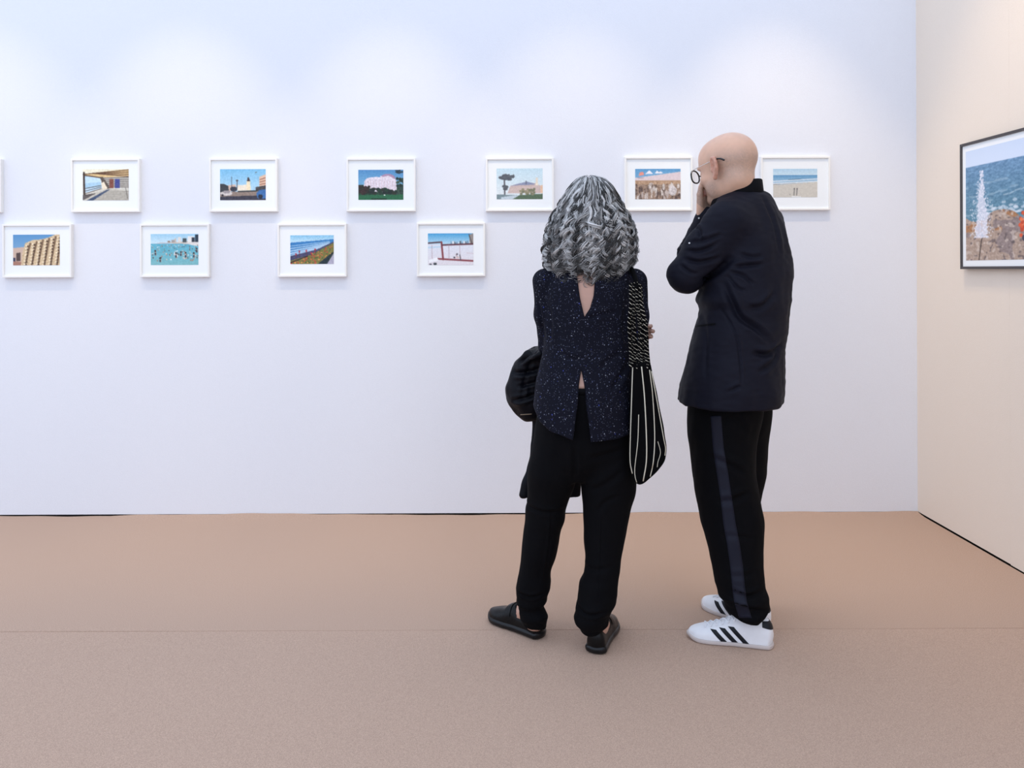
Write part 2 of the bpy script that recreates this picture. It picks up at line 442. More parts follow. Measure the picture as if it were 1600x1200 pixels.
# ================================================================== PAINTED PRINTS (flat photographs)
class Canvas:
    def __init__(s, w, h, seed):
        s.w, s.h = w, h; s.r = np.random.RandomState(seed)
        s.X, s.Y = np.meshgrid((np.arange(w) + 0.5) / w, (np.arange(h) + 0.5) / h)   # y downwards 0..1
        s.a = np.ones((h, w, 3)) * 128.0; s.seed = seed
    def n(s, fx, fy, o=0):
        p = np.stack([s.X.ravel() * fx, s.Y.ravel() * fy, np.full(s.X.size, s.seed * 3.7 + o)], -1)
        return noise(p).reshape(s.h, s.w)
    def grad(s, y0, y1, c0, c1, m=None):
        t = np.clip((s.Y - y0) / (y1 - y0), 0, 1)[..., None]; k = (s.Y >= y0) & (s.Y <= y1)
        if m is not None: k = m
        s.a[k] = (np.array(c0) * (1 - t) + np.array(c1) * t)[k]
    def mix(s, m, c, al=1.0):
        m = np.asarray(m, float)[..., None] * al; s.a = s.a * (1 - m) + np.array(c, float) * m
    def poly(s, pts, c, al=1.0):
        s.mix(s.inside(pts), c, al)
    def inside(s, pts):
        k = np.zeros(s.X.shape, bool); n = len(pts)
        for i in range(n):
            (x0, y0), (x1, y1) = pts[i], pts[(i + 1) % n]
            if y0 == y1: continue
            c = ((s.Y < y0) != (s.Y < y1)) & (s.X < (x1 - x0) * (s.Y - y0) / (y1 - y0) + x0); k ^= c
        return k
    def line(s, x0, y0, x1, y1, w, c, al=1.0):
        ax = s.w / s.h; X, Y = s.X * ax, s.Y; x0 *= ax; x1 *= ax
        L = (x1 - x0) ** 2 + (y1 - y0) ** 2 + 1e-9
        t = np.clip(((X - x0) * (x1 - x0) + (Y - y0) * (y1 - y0)) / L, 0, 1)
        d = np.hypot(X - x0 - t * (x1 - x0), Y - y0 - t * (y1 - y0)); s.mix(np.clip((w - d) / (1.0 / s.h) + 0.5, 0, 1), c, al)
    def disc(s, x, y, rx, ry, c, al=1.0): s.mix(((s.X - x) / rx) ** 2 + ((s.Y - y) / ry) ** 2 < 1, c, al)
    def grain(s, fx, fy, amp, m=None, o=0):
        g = s.n(fx, fy, o)[..., None] * amp
        s.a = s.a + (g if m is None else g * np.asarray(m, float)[..., None])
    def lin(s):
        c = np.clip(s.a / 255, 0, 1); return np.where(c <= 0.04045, c / 12.92, ((c + 0.055) / 1.055) ** 2.4)
W_, H_ = 112, 76
def im_deck(c):                                   # shaded terrace with railing and sea
    c.grad(0, 1, (222, 218, 205), (205, 200, 188))
    c.poly([(0, 0), (1, 0), (1, .24), (.4, .27), (0, .2)], (222, 190, 135))
    for k in range(4): c.line(0, .17 - .02 * k, 1, .03 + .07 * k, .012, (90, 62, 45))
    c.poly([(0, 0), (1, 0), (.55, .07), (0, .16)], (238, 232, 205))
    c.poly([(.04, .22), (.38, .25), (.42, .6), (.06, .75)], (196, 222, 238)); c.poly([(.05, .45), (.4, .42), (.41, .55), (.05, .62)], (170, 205, 225))
    c.line(.03, .12, .04, .8, .03, (62, 48, 42)); c.line(.05, .2, .42, .28, .018, (85, 66, 52))
    c.poly([(.36, .25), (.44, .25), (.6, .6), (.52, .64)], (96, 84, 74)); c.line(.42, .3, .42, .52, .01, (80, 70, 60))
    c.poly([(.4, .45), (.46, .4), (.54, .62), (.44, .66)], (240, 226, 200))
    for k in range(3): c.line(.05, .62 + .08 * k, .4, .52 + .05 * k, .009, (70, 58, 50))
    for k in range(6): c.line(.45 + .02 * k, .29 + .055 * k, 1, .27 + .06 * k, .013, (92, 84, 78))
    c.poly([(.58, .32), (.67, .32), (.67, .61), (.58, .6)], (128, 74, 62)); c.poly([(.7, .31), (.8, .31), (.8, .6), (.7, .6)], (66, 72, 138))
    c.poly([(.6, .62), (1, .68), (1, 1), (.2, 1), (.0, .97), (0, .85)], (196, 190, 176))
    for k in range(7): c.line(.45 - .05 * k, .7 + .05 * k, 1, .72 + .05 * k, .006, (120, 112, 104))
    c.poly([(.52, .66), (.6, .64), (.22, 1), (.08, 1)], (64, 78, 104)); c.poly([(0, .82), (.3, .76), (.05, .96), (0, .98)], (96, 88, 84))
    c.line(.93, .6, .97, .93, .008, (90, 84, 80)); c.grain(30, 20, 26)
def im_rope(c):                                   # rows of pale knotted arches under a blue sky
    c.grad(0, 1, (92, 148, 196), (158, 184, 205))
    c.poly([(0, .44), (.25, .4), (.25, .9), (0, .9)], (206, 178, 160)); c.poly([(.07, .6), (.16, .58), (.16, .85), (.07, .86)], (84, 66, 62)); c.poly([(.0, .75), (.05, .75), (.05, .88), (0, .88)], (60, 60, 84))
    c.poly([(0, .86), (.3, .9), (.3, 1), (0, 1)], (168, 122, 104))
    body = c.inside([(.17, 1), (.2, .6), (.26, .28), (.42, .18), (.6, .16), (.76, .1), (.9, 0), (1, 0), (1, 1)])
    c.mix(body, (214, 188, 150))
    for k in range(6):
        x = .2 + .135 * k; top = .3 - .055 * k
        c.line(x + .17, top, x + .06, 1, .028, (110, 84, 62), .9)
        for j in range(9):
            y = top + .09 + j * .1; xx = x + .13 - .07 * (y - top); c.disc(xx, y, .02, .032, (88, 66, 50)); c.disc(xx - .035, y - .03, .02, .025, (242, 224, 192))
    c.grain(34, 26, 60, body)
def im_street(c):                                 # street with white clock tower and parked cars
    c.grad(0, 1, (126, 190, 226), (206, 226, 236))
    c.poly([(0, .48), (.08, .47), (.2, .55), (.22, .74), (0, .8)], (62, 64, 68)); c.poly([(.18, .52), (.34, .49), (.36, .7), (.2, .72)], (214, 186, 168))
    c.poly([(.38, .52), (.58, .5), (.58, .7), (.38, .7)], (240, 228, 206)); c.poly([(.58, .38), (.66, .38), (.67, .68), (.58, .68)], (244, 226, 188)); c.poly([(.59, .4), (.6, .28), (.63, .26), (.66, .4)], (72, 58, 58))
    c.line(.255, .25, .255, .62, .008, (64, 62, 74)); c.line(.375, .36, .375, .6, .012, (86, 84, 92)); c.disc(.375, .37, .025, .03, (80, 78, 86))
    c.poly([(.86, .25), (1, .17), (1, .7), (.86, .68)], (226, 190, 162))
    for k in range(4): c.line(.87, .34 + .08 * k, 1, .28 + .09 * k, .012, (146, 88, 74))
    c.poly([(.78, .58), (1, .52), (1, .78), (.78, .74)], (74, 72, 74)); c.disc(.3, .64, .08, .08, (58, 60, 70))
    c.poly([(0, .74), (1, .7), (1, 1), (0, 1)], (146, 128, 116)); c.poly([(0, .88), (1, .84), (1, 1), (0, 1)], (62, 60, 72)); c.line(.4, .72, .8, .7, .02, (52, 56, 58))
    c.disc(.14, .78, .13, .07, (214, 204, 198)); c.disc(.15, .73, .08, .05, (160, 150, 150)); c.disc(.06, .84, .025, .035, (50, 46, 52))
    c.poly([(.79, .78), (.86, .67), (1, .65), (1, .95), (.82, .94)], (64, 112, 170)); c.disc(.88, .88, .05, .07, (40, 44, 58)); c.line(.77, .12, .8, .1, .014, (96, 110, 120)); c.grain(40, 30, 26)
def im_bathers(c):                                # crowded turquoise bay with towers behind
    c.grad(0, .34, (160, 208, 232), (214, 232, 238)); c.grad(.31, 1, (98, 178, 200), (128, 186, 190))
    r = c.r
    c.poly([(.3, .28), (1, .22), (1, .34), (.3, .3)], (208, 194, 180))
    for x, w, y, col in ((.36, .05, .22, (150, 130, 116)), (.44, .06, .2, (168, 158, 150)), (.5, .04, .15, (196, 186, 176)), (.57, .06, .1, (226, 220, 212)), (.67, .08, .14, (72, 84, 88)), (.78, .12, .08, (236, 232, 226)), (.86, .06, .12, (48, 56, 66)), (.93, .09, .02, (44, 58, 72))):
        c.poly([(x, y), (x + w, y), (x + w, .27), (x, .27)], col)
    c.poly([(.05, .32), (.2, .28), (.4, .27), (.4, .31)], (196, 196, 200)); c.poly([(.7, .28), (1, .26), (1, .4), (.85, .36)], (226, 220, 214))
    for k in range(110):
        y = .36 + r.rand() ** 1.6 * .5; x = r.rand(); s = .006 + .012 * (y - .3)
        c.disc(x, y, s, s * 2.2, [(226, 206, 190), (92, 70, 66), (240, 240, 240), (178, 128, 106)][r.randint(4)])
    for x, y, h in ((.73, .68, .17), (.53, .68, .14), (.63, .63, .1), (.9, .68, .13), (.1, .6, .12), (.2, .82, .1), (.96, .52, .09)):
        c.line(x, y - h * .4, x + .01, y + h * .6, .02, (206, 160, 138)); c.disc(x, y - h * .45, .018, .03, (54, 42, 44)); c.line(x, y + .02, x, y + .06, .02, (44, 44, 60))
    c.grain(40, 40, 24)
def im_palace(c):                                 # pink-white domed building behind dark trees
    c.grad(0, .5, (84, 142, 192), (120, 174, 208)); c.grad(.5, 1, (44, 56, 48), (44, 90, 62))
    c.disc(.65, .3, .17, .16, (172, 140, 166)); b = c.inside([(.12, .62), (.14, .36), (.2, .28), (.3, .25), (.4, .24), (.48, .25), (.5, .2), (.55, .24), (.66, .2), (.76, .27), (.84, .34), (.85, .72), (.3, .74)])
    c.mix(b, (228, 216, 224)); c.grain(50, 16, 60, b)
    for k in range(12): c.line(.16 + .06 * k, .36, .165 + .06 * k, .66, .006, (206, 170, 172), .7)
    for k in range(70):
        x = c.r.rand(); y = .62 + c.r.rand() * .18 - .15 * abs(x - .5) * (c.r.rand() > .4); c.disc(x, y + .03, .05, .05, [(34, 44, 42), (48, 52, 44), (36, 60, 46)][k % 3])
    for k in range(40): c.disc(.86 + c.r.rand() * .16, .28 + c.r.rand() * .6, .03, .045, [(52, 74, 66), (34, 50, 46), (64, 84, 70)][k % 3])
    for k in range(30): c.disc(c.r.rand() * .24, .55 + c.r.rand() * .25, .03, .04, [(60, 42, 40), (44, 40, 36)][k % 2])
    for k in range(14): c.disc(.84 + c.r.rand() * .16, .02 + c.r.rand() * .1, .03, .025, (46, 62, 72))
    c.poly([(0, .84), (1, .82), (1, 1), (0, 1)], (44, 104, 70)); c.line(.3, .97, .62, .97, .018, (30, 40, 34)); c.disc(.58, .84, .02, .02, (236, 240, 230)); c.grain(36, 30, 26)
def im_shore(c):                                  # breakers beside a flowering bank
    c.grad(0, .3, (136, 196, 228), (206, 230, 240)); sea = c.Y > .26 - .12 * c.X
    c.mix(sea, (60, 128, 188)); 
    for k in range(6): c.line(0, .38 + .085 * k - .0, .9, .22 + .04 * k, .012 + .006 * k, (206, 224, 238), .75)
    c.poly([(0, .72), (.6, .5), (1, .22), (1, .4), (.5, .68), (0, .95)], (72, 72, 104)); c.poly([(0, .88), (.5, .66), (1, .26), (1, 1), (0, 1)], (124, 118, 62))
    m = c.inside([(0, .95), (.5, .68), (1, .3), (1, .6), (.8, 1), (0, 1)])
    for k in range(150):
        x = c.r.rand(); y = 1 - c.r.rand() * .72 * x - .02
        if y > .93 - .62 * x: c.disc(x, y, .014, .024, [(190, 104, 62), (214, 150, 84), (108, 132, 62), (70, 92, 54), (196, 62, 54)][k % 5])
    c.poly([(.62, 1), (.98, .58), (1, .6), (.84, 1)], (34, 50, 56)); c.poly([(.84, 1), (1, .62), (1, 1)], (176, 172, 190))
    for x, y in ((.13, .66), (.21, .56), (.37, .54), (.57, .5), (.48, .62)): c.line(x, y, x + .005, y + .16, .008, (108, 44, 56)); c.disc(x, y, .018, .04, (174, 48, 62))
    c.line(0, .95, .4, .72, .018, (44, 36, 44)); c.grain(44, 36, 40)
def im_pine(c):                                   # lone tree and pale casino under faded sky
    c.grad(0, 1, (198, 222, 230), (228, 232, 232))
    c.poly([(.24, .8), (.3, .56), (.45, .5), (.65, .45), (.8, .47), (.95, .56), (1, .58), (1, .8)], (200, 178, 172)); c.poly([(.3, .57), (.5, .48), (.66, .43), (.84, .5), (.8, .53), (.5, .54)], (140, 146, 170)); c.line(.64, .42, .64, .5, .02, (110, 112, 128))
    for k in range(5): c.line(.3, .62 + .04 * k, .92, .58 + .05 * k, .006, (226, 206, 190), .8)
    c.poly([(.85, .3), (.89, .3), (.9, .55), (.84, .55)], (232, 218, 196)); c.poly([(.95, .55), (1, .54), (1, .8), (.95, .8)], (228, 190, 160))
    c.line(.17, .3, .18, .88, .022, (84, 80, 84))
    for x, y in ((.1, .3), (.17, .24), (.24, .25), (.3, .28), (.34, .27), (.2, .33), (.28, .35), (.15, .32), (.24, .3)): c.disc(x, y, .055, .05, (88, 92, 98)); c.disc(x + .03, y - .04, .02, .03, (96, 100, 104))
    for x, y in ((.17, .58), (.21, .6), (.19, .66)): c.disc(x, y, .05, .05, (88, 92, 96))
    c.poly([(0, .84), (.45, .86), (.4, 1), (0, 1)], (120, 138, 142)); c.poly([(.1, .93), (.4, .86), (.5, .87), (.35, 1), (.1, 1)], (194, 206, 212)); c.poly([(.34, 1), (.5, .86), (1, .82), (1, 1)], (88, 108, 84))
    for k in range(26): c.disc(.52 + c.r.rand() * .3, .72 + c.r.rand() * .16 - .05, .03, .04, [(148, 140, 112), (124, 124, 100)][k % 2])
    c.grain(40, 34, 30)
def im_fence(c):                                  # beach behind a rusty red railing
    c.grad(0, .36, (74, 160, 212), (190, 220, 234)); c.grad(.34, 1, (222, 226, 236), (226, 220, 224))
    for k in range(12): x = .5 + .04 * k; c.poly([(x, .36), (x, .3 - .08 * c.r.rand()), (x + .03, .3 - .06 * c.r.rand()), (x + .03, .36)], [(120, 150, 176), (226, 228, 230), (90, 100, 110)][k % 3])
    c.poly([(.9, .06), (1, 0), (1, .36), (.92, .34)], (150, 140, 134)); c.line(.9, .04, .97, .34, .012, (70, 64, 66)); c.line(0, .45, .3, .42, .025, (190, 214, 230))
    c.line(0, .31, .3, .28, .022, (84, 56, 66)); c.line(.3, .28, .335, .82, .028, (134, 62, 66)); c.line(.31, .37, 1, .34, .024, (96, 54, 64)); c.line(.22, .8, 1, .87, .026, (136, 66, 72))
    for x in (.09, .46, .7): c.line(x, .37, x + .005, .82, .007, (176, 150, 158))
    c.line(.62, .68, .66, .78, .02, (196, 178, 180)); c.disc(.64, .66, .02, .03, (90, 80, 90)); c.line(.6, .77, .72, .74, .016, (220, 196, 190)); c.disc(.58, .76, .02, .03, (60, 60, 70)); c.line(.7, .68, .72, .84, .012, (66, 66, 76))
    c.poly([(.02, .84), (.2, .75), (.24, .85), (.03, .92)], (244, 244, 246)); c.disc(.16, .96, .04, .04, (70, 76, 80)); c.disc(.06, .97, .03, .025, (90, 90, 96)); c.line(.85, .62, 1, .64, .02, (216, 208, 214)); c.grain(40, 34, 26)
def im_cliff(c):                                  # pale dune with tents over a stony wall
    c.grad(0, .3, (96, 156, 200), (120, 170, 206)); c.poly([(0, .3), (.4, .22), (1, .1), (1, .42), (0, .4)], (220, 204, 206))
    c.poly([(.08, .24), (.1, .12), (.18, .1), (.2, .2)], (232, 150, 134)); c.poly([(.22, .18), (.31, .05), (.4, .17)], (240, 236, 240)); c.poly([(.43, .16), (.48, .06), (.52, .12), (.56, .09), (.62, .15)], (240, 238, 242))
    c.poly([(0, .4), (1, .4), (1, 1), (0, 1)], (156, 132, 114)); c.poly([(0, .38), (1, .38), (1, .5), (0, .52)], (180, 148, 120))
    for k in range(60):
        x = c.r.rand(); y = .52 + c.r.rand() * .45; c.disc(x, y, .012 + .02 * c.r.rand(), .06 + .06 * c.r.rand(), [(206, 196, 188), (98, 82, 76), (186, 172, 164), (116, 98, 88)][k % 4])
    c.disc(.82, .72, .09, .16, (206, 198, 196)); c.disc(.12, .3, .08, .012, (168, 150, 156)); c.grain(50, 40, 70, c.Y > .42); c.grain(40, 30, 18)
def im_beach(c):                                  # wide empty beach with two small figures
    c.grad(0, .28, (178, 208, 226), (206, 224, 232)); c.grad(.22, .52, (96, 150, 190), (172, 200, 216)); sand = c.Y > .56 - .1 * c.X
    c.mix(sand, (206, 200, 188)); c.line(0, .44, 1, .36, .016, (226, 232, 236)); c.line(0, .52, 1, .44, .018, (222, 228, 232)); c.line(.35, .38, .62, .36, .012, (92, 128, 152)); c.line(.1, .55, .5, .5, .012, (170, 182, 190))
    for x in (.48, .54): c.line(x, .72, x - .01, .92, .014, (112, 108, 106)); c.disc(x, .7, .012, .03, (86, 80, 82))
    c.line(.42, .97, .62, .98, .014, (240, 242, 242)); c.disc(.38, .9, .012, .02, (150, 144, 138)); c.grain(30, 24, 18)
def im_dune(c):                                   # plain seascape
    c.grad(0, .5, (140, 190, 222), (206, 224, 232)); c.grad(.45, .7, (70, 130, 176), (110, 160, 190)); c.grad(.7, 1, (206, 188, 156), (190, 170, 140)); c.grain(40, 30, 24)
def im_geyser(c):                                 # sea spray shooting out of tan rocks
    c.grad(0, .16, (206, 220, 240), (214, 226, 244)); sea = c.Y > .15
    c.grad(.15, .62, (108, 146, 180), (92, 136, 156), sea); c.grain(60, 90, 40, sea); c.grain(20, 60, 26, sea, 5)
    for k in range(9): c.line(.36 + .05 * k, .445 - .012 * k + .01 * (k % 2), .40 + .05 * k, .44 - .012 * k, .005, (214, 224, 230), .55)
    c.mix((c.n(9, 26, 21) > .22) & sea & (c.Y > .3), (196, 212, 222), .35)
    for k in range(60): c.disc(.18 + c.r.rand() * .6, .57 + c.r.randn() * .025, .02, .012, (220, 228, 236), .6)
    top = .62 + .03 * np.sin(c.X * 14) + .08 * c.n(7, 3, 2); rock = c.Y > top
    c.mix(rock, (176, 154, 138)); c.mix(rock & (c.n(8, 12, 4) > .08) & (c.Y < .74), (170, 122, 84)); c.mix(rock & (c.n(10, 10, 9) > .12), (146, 130, 126)); c.mix(rock & (c.n(26, 26, 7) > .2), (206, 190, 178), .7); c.mix(rock & (c.n(34, 40, 8) > .26), (104, 92, 92), .7)
    c.grain(70, 70, 34, rock)
    c.line(.155, .82, .13, 1, .006, (72, 58, 52)); c.line(.165, .78, .155, .83, .006, (72, 58, 52))
    j = (np.abs(c.X - .155 - .02 * c.n(3, 8, 3)) < .055 * np.clip((c.Y - .2) / .45, 0, 1) + .035 * c.n(40, 40, 11)) & (c.Y > .2) & (c.Y < .8)
    c.mix(j, (226, 226, 238), .8)
    for k in range(420):
        y = .2 + .6 * c.r.rand() ** .8; x = .155 + c.r.randn() * .045 * np.clip((y - .1) / .5, .25, 1); c.disc(x, y, .005, .006, [(240, 240, 248), (206, 212, 226)][k % 2], .85)
    for k in range(40): c.disc(.54 + c.r.randn() * .03, .71 + c.r.randn() * .04, .014, .016, [(222, 92, 54), (200, 76, 48), (236, 128, 84)][k % 3])
    c.disc(.55, .63, .02, .02, (120, 84, 66)); c.disc(.53, .82, .015, .025, (70, 70, 84)); c.disc(.57, .83, .015, .025, (84, 84, 96))

def frame_vf(w, h, fw, depth, bev):
    """mitred moulding standing off the wall: local x right, z up, y towards the wall (0 = front)"""
    prof = [(0, depth), (0, bev), (bev, 0), (fw - bev * 0.5, 0), (fw, bev * 0.5), (fw, depth)]    # (inset, y)
    V = []; 
    for (i, y) in prof:
        a, b = w / 2 - i, h / 2 - i
        V += [(-a, y, -b), (a, y, -b), (a, y, b), (-a, y, b)]
    Q = []
    for k in range(len(prof) - 1):
        for j in range(4): Q.append((k * 4 + j, k * 4 + (j + 1) % 4, (k + 1) * 4 + (j + 1) % 4, (k + 1) * 4 + j))
    k = len(prof) - 1
    for j in range(4): Q.append((k * 4 + j, k * 4 + (j + 1) % 4, (j + 1) % 4, j))
    return np.array(V, float), np.array(Q)
def print_mesh(w, h, fn, cw, ch, seed):
    c = Canvas(cw, ch, seed); fn(c)
    k = c.a; k = (k + 0.45 * (np.roll(k, 1, 1) + np.roll(k, -1, 1))) / 1.9; k = (k + 0.45 * (np.roll(k, 1, 0) + np.roll(k, -1, 0))) / 1.9; c.a[1:-1, 1:-1] = k[1:-1, 1:-1]
    col = c.lin()
    X, Z = np.meshgrid(np.linspace(-w / 2, w / 2, cw), np.linspace(h / 2, -h / 2, ch))
    V = np.stack([X, X * 0, Z], -1).reshape(-1, 3)
    i = np.arange(ch - 1)[:, None]; j = np.arange(cw - 1)[None]
    Q = np.stack([i * cw + j, (i + 1) * cw + j, (i + 1) * cw + j + 1, i * cw + j + 1], -1).reshape(-1, 4)
    me = mesh_np('print', V, Q); paint_attr(me, col.reshape(-1, 3)); return me
def picture(name, center, rotz, w, h, fw, depth, recess, pw, ph, fn, seed, fmat, label, dx=0.0, dz=0.0, cw=W_, ch=H_, group=None):
    t = empty(name, center); t.rotation_euler.z = rotz
    tag(t, label, 'picture', group)
    V, Q = frame_vf(w, h, fw, depth, 0.0012); link('frame', mesh_np('frame', V, Q), fmat, t)
    V, Q = box_vf((-w / 2 + fw * 0.6, recess, -h / 2 + fw * 0.6), (w / 2 - fw * 0.6, depth - 0.001, h / 2 - fw * 0.6)); link('mat_board', mesh_np('mat_board', V, Q), 'mat_board', t)
    o = link('print', print_mesh(pw, ph, fn, cw, ch, seed), 'print', t); o.location = (dx, recess - 0.0008, dz)
    return t
DEP = 0.027
S = WALL_Y / F
def wall_pic(L, R, T, B, pl, pr, pt, pb, fn, seed, label):
    Yf = WALL_Y - DEP; s = Yf / F
    c = P((L + R) / 2, (T + B) / 2, Yf); w, h = (R - L) * s, (B - T) * s
    picture('framed_photograph', c, 0, w, h, 0.0095, DEP, 0.009, (pr - pl) * s, (pb - pt) * s, fn, seed, 'frame_white', label,
            ((pl + pr) / 2 - (L + R) / 2) * s, -((pt + pb) / 2 - (T + B) / 2) * s, group='white framed photographs on the wall')
wall_pic(110.3, 217.8, 247.8, 331.3, 128, 200, 264, 313, im_deck, 1, 'white framed photograph of a shaded terrace with railing, red and blue doors')
wall_pic(326.6, 433, 247.3, 330.8, 343, 414.5, 264, 312.5, im_street, 2, 'white framed photograph of a street with a clock tower and parked cars')
wall_pic(541.2, 649.2, 247, 330.3, 559.5, 630, 265, 312, im_palace, 3, 'white framed photograph of a pink-white building behind dark trees')
wall_pic(759.1, 865.2, 246.5, 329.8, 776, 848, 263, 311, im_pine, 4, 'white framed photograph of a lone tree before a pale mansion')
wall_pic(976.2, 1082.3, 244.9, 329.3, 993, 1064, 263.5, 311, im_cliff, 5, 'white framed photograph of white tents above a stony cliff')
wall_pic(1189.2, 1297.6, 244.3, 328.2, 1209, 1278, 263.5, 308, im_beach, 6, 'white framed photograph of a wide beach with two small figures')
wall_pic(3, 111.2, 350.3, 433.7, 19, 92, 366.5, 414.5, im_rope, 7, 'white framed photograph of knotted pale arches under a blue sky')
wall_pic(218.3, 326.6, 349.9, 433.1, 234.5, 309, 365.5, 414, im_bathers, 8, 'white framed photograph of many bathers in a turquoise bay')
wall_pic(433.3, 541.2, 349.5, 432.6, 453, 521, 367.5, 412.5, im_shore, 9, 'white framed photograph of waves beside a bank of red flowers')
wall_pic(651.2, 758, 348, 431.8, 668.5, 739.5, 364.5, 414, im_fence, 10, 'white framed photograph of a red railing before a bright beach')
wall_pic(-105.5, 1.2, 248.6, 332, -88, -16, 264.8, 313.5, im_dune, 11, 'white framed photograph in the upper row, beyond the terrace photograph')
# large picture on the right-hand wall
RD = 0.032
def rw(px, py):                                    # a point on the front plane of that picture
    y = WALL_X - RD
    dx = px - VX + 0.0; Yd = y * F / dx
    return P(px, py, Yd)
a = rw(1500, 226); b = rw(1501, 420.5)
ph_h = a[2] - b[2]; ph_w = 0.86
picture('large_framed_photograph', (WALL_X - RD, a[1] - ph_w / 2, (a[2] + b[2]) / 2), -math.pi / 2, ph_w, ph_h, 0.0125, RD, 0.007, ph_w - 0.078, ph_h - 0.082, im_geyser, 12, 'frame_grey',
        'large dark grey framed photograph of sea spray shooting up from rocks', 0, -0.0, 330, 240)
#PEOPLE#
# ================================================================== PEOPLE
def frame_of(fwd, tilt, roll=0.0):
    """columns: forward, left, up of a head facing direction fwd (x,y) and nodding down by tilt"""
    f = np.array((fwd[0], fwd[1], 0.0)); f /= np.linalg.norm(f); l = np.array((-f[1], f[0], 0)); u = np.array((0, 0, 1.0))
    F2 = f * math.cos(tilt) - u * math.sin(tilt); U2 = u * math.cos(tilt) + f * math.sin(tilt)
    L2 = l * math.cos(roll) + U2 * math.sin(roll); U3 = U2 * math.cos(roll) - l * math.sin(roll)
    return np.stack([F2, L2, U3], 1)
def head_sdf(q, ears=True):
    """q in head coordinates (forward, left, up), metres; origin between the ears"""
    m = q.copy(); m[:, 1] = np.abs(m[:, 1])
    d = ell(q, (-0.012, 0, 0.035), (0.103, 0.080, 0.090))
    d = smin(d, ell(q, (0.040, 0, 0.045), (0.060, 0.064, 0.062)), 0.03)            # forehead
    d = smin(d, ell(q, (0.032, 0, -0.040), (0.060, 0.060, 0.080)), 0.03)           # face
    d = smin(d, ell(m, (0.000, 0.040, -0.062), (0.045, 0.020, 0.036)), 0.03)       # jaw angle
    d = smin(d, ell(q, (0.070, 0, -0.098), (0.024, 0.026, 0.020)), 0.022)          # chin
    d = smin(d, ell(m, (0.068, 0.040, -0.028), (0.018, 0.018, 0.015)), 0.02)       # cheekbone
    d = smin(d, ell(m, (0.088, 0.026, 0.018), (0.012, 0.026, 0.008)), 0.012)       # brow
    d = smax(d, -ell(m, (0.101, 0.032, -0.004), (0.014, 0.018, 0.012)), 0.012)     # eye socket
    d = smin(d, ell(m, (0.080, 0.031, -0.003), (0.0125, 0.0135, 0.0115)), 0.004)   # eyeball and lids
    d = smin(d, chain(q, [(0.094, 0, 0.008, 0.007), (0.112, 0, -0.026, 0.010), (0.108, 0, -0.034, 0.010)]), 0.010)
    d = smin(d, ell(m, (0.098, 0.012, -0.036), (0.010, 0.008, 0.007)), 0.006)      # nostril wing
    d = smin(d, ell(q, (0.094, 0, -0.062), (0.010, 0.024, 0.0055)), 0.006)         # lips
    d = smin(d, ell(q, (0.091, 0, -0.072), (0.010, 0.020, 0.006)), 0.006)
    d = smax(d, -ell(q, (0.105, 0, -0.067), (0.010, 0.022, 0.0014)), 0.004)
    if ears:
        # ear: plate, rim, lobe
        A = math.radians(-24); e = (m - np.array((0.002, 0.078, -0.008))) / 1.15
        x = e[:, 0] * math.cos(A) + e[:, 1] * math.sin(A); y = -e[:, 0] * math.sin(A) + e[:, 1] * math.cos(A)
        e = np.stack([x, y, e[:, 2]], 1)      # x forward along the plate, y outwards
        plate = ell(e, (-0.012, 0.003, 0.002), (0.017, 0.0045, 0.030))
        rim = chain(e, [(0.004, 0.006, 0.010, 0.0035), (0.002, 0.006, 0.024, 0.004), (-0.008, 0.007, 0.032, 0.0045), (-0.020, 0.008, 0.028, 0.0045), (-0.027, 0.009, 0.014, 0.0042), (-0.025, 0.008, -0.004, 0.004), (-0.017, 0.006, -0.020, 0.0042), (-0.008, 0.004, -0.030, 0.006), (-0.001, 0.003, -0.024, 0.005)], 0.003)
        ear = smin(plate, rim, 0.005); ear = smin(ear, ell(e, (0.003, 0.005, -0.003), (0.005, 0.005, 0.008)), 0.004)
        ear = smax(ear, -ell(e, (-0.009, 0.010, 0.001), (0.010, 0.008, 0.016)), 0.003)
        d = smin(d, ear * 1.15, 0.006)
    return d
def finger(p, pts, r0, r1):
    n = len(pts); return chain(p, [tuple(q) + (r0 + (r1 - r0) * i / (n - 1),) for i, q in enumerate(pts)], 0.003)
def hand_pts(wrist, fw, out, side, size=1.0, curl=(0.35, 0.5, 0.35), spread=0.012, thumb=1):
    """wrist point, fw = finger direction, out = back-of-hand normal, side = towards the thumb -> list of chains"""
    fw, out, side = [np.asarray(v, float) / np.linalg.norm(v) for v in (fw, out, side)]
    s = size; ch = []
    wrist = np.asarray(wrist)
    for k, (off, ln, b) in enumerate(((0.030, 0.072, 0.088), (0.010, 0.080, 0.092), (-0.010, 0.074, 0.088), (-0.028, 0.058, 0.080))):
        base = wrist + side * off * s + fw * b * s
        d0 = fw + side * (off * 1.2); d0 /= np.linalg.norm(d0)
        pts = [wrist + side * off * 0.55 * s + fw * 0.012, base]
        ang = 0.0; p = base.copy()
        for seg, cu in zip((0.45, 0.30, 0.25), curl):
            ang += cu; v = d0 * math.cos(ang) - out * math.sin(ang); p = p + v * ln * seg * s; pts.append(p.copy())
        ch.append((pts, [0.015 * s, 0.0115 * s, 0.0092 * s, 0.0085 * s, 0.0068 * s]))
    b = wrist + side * 0.026 * s + fw * 0.022 * s
    t1 = b + (fw * 0.6 + side * 0.75 - out * 0.25) * 0.038 * s; t2 = t1 + (fw * 0.9 + side * 0.35 - out * 0.25) * 0.030 * s; t3 = t2 + (fw * 0.95 + side * 0.05 - out * 0.35) * 0.024 * s
    ch.append(([wrist + fw * 0.01, b, t1, t2, t3], [0.015 * s, 0.015 * s, 0.012 * s, 0.0105 * s, 0.008 * s]))
    return ch
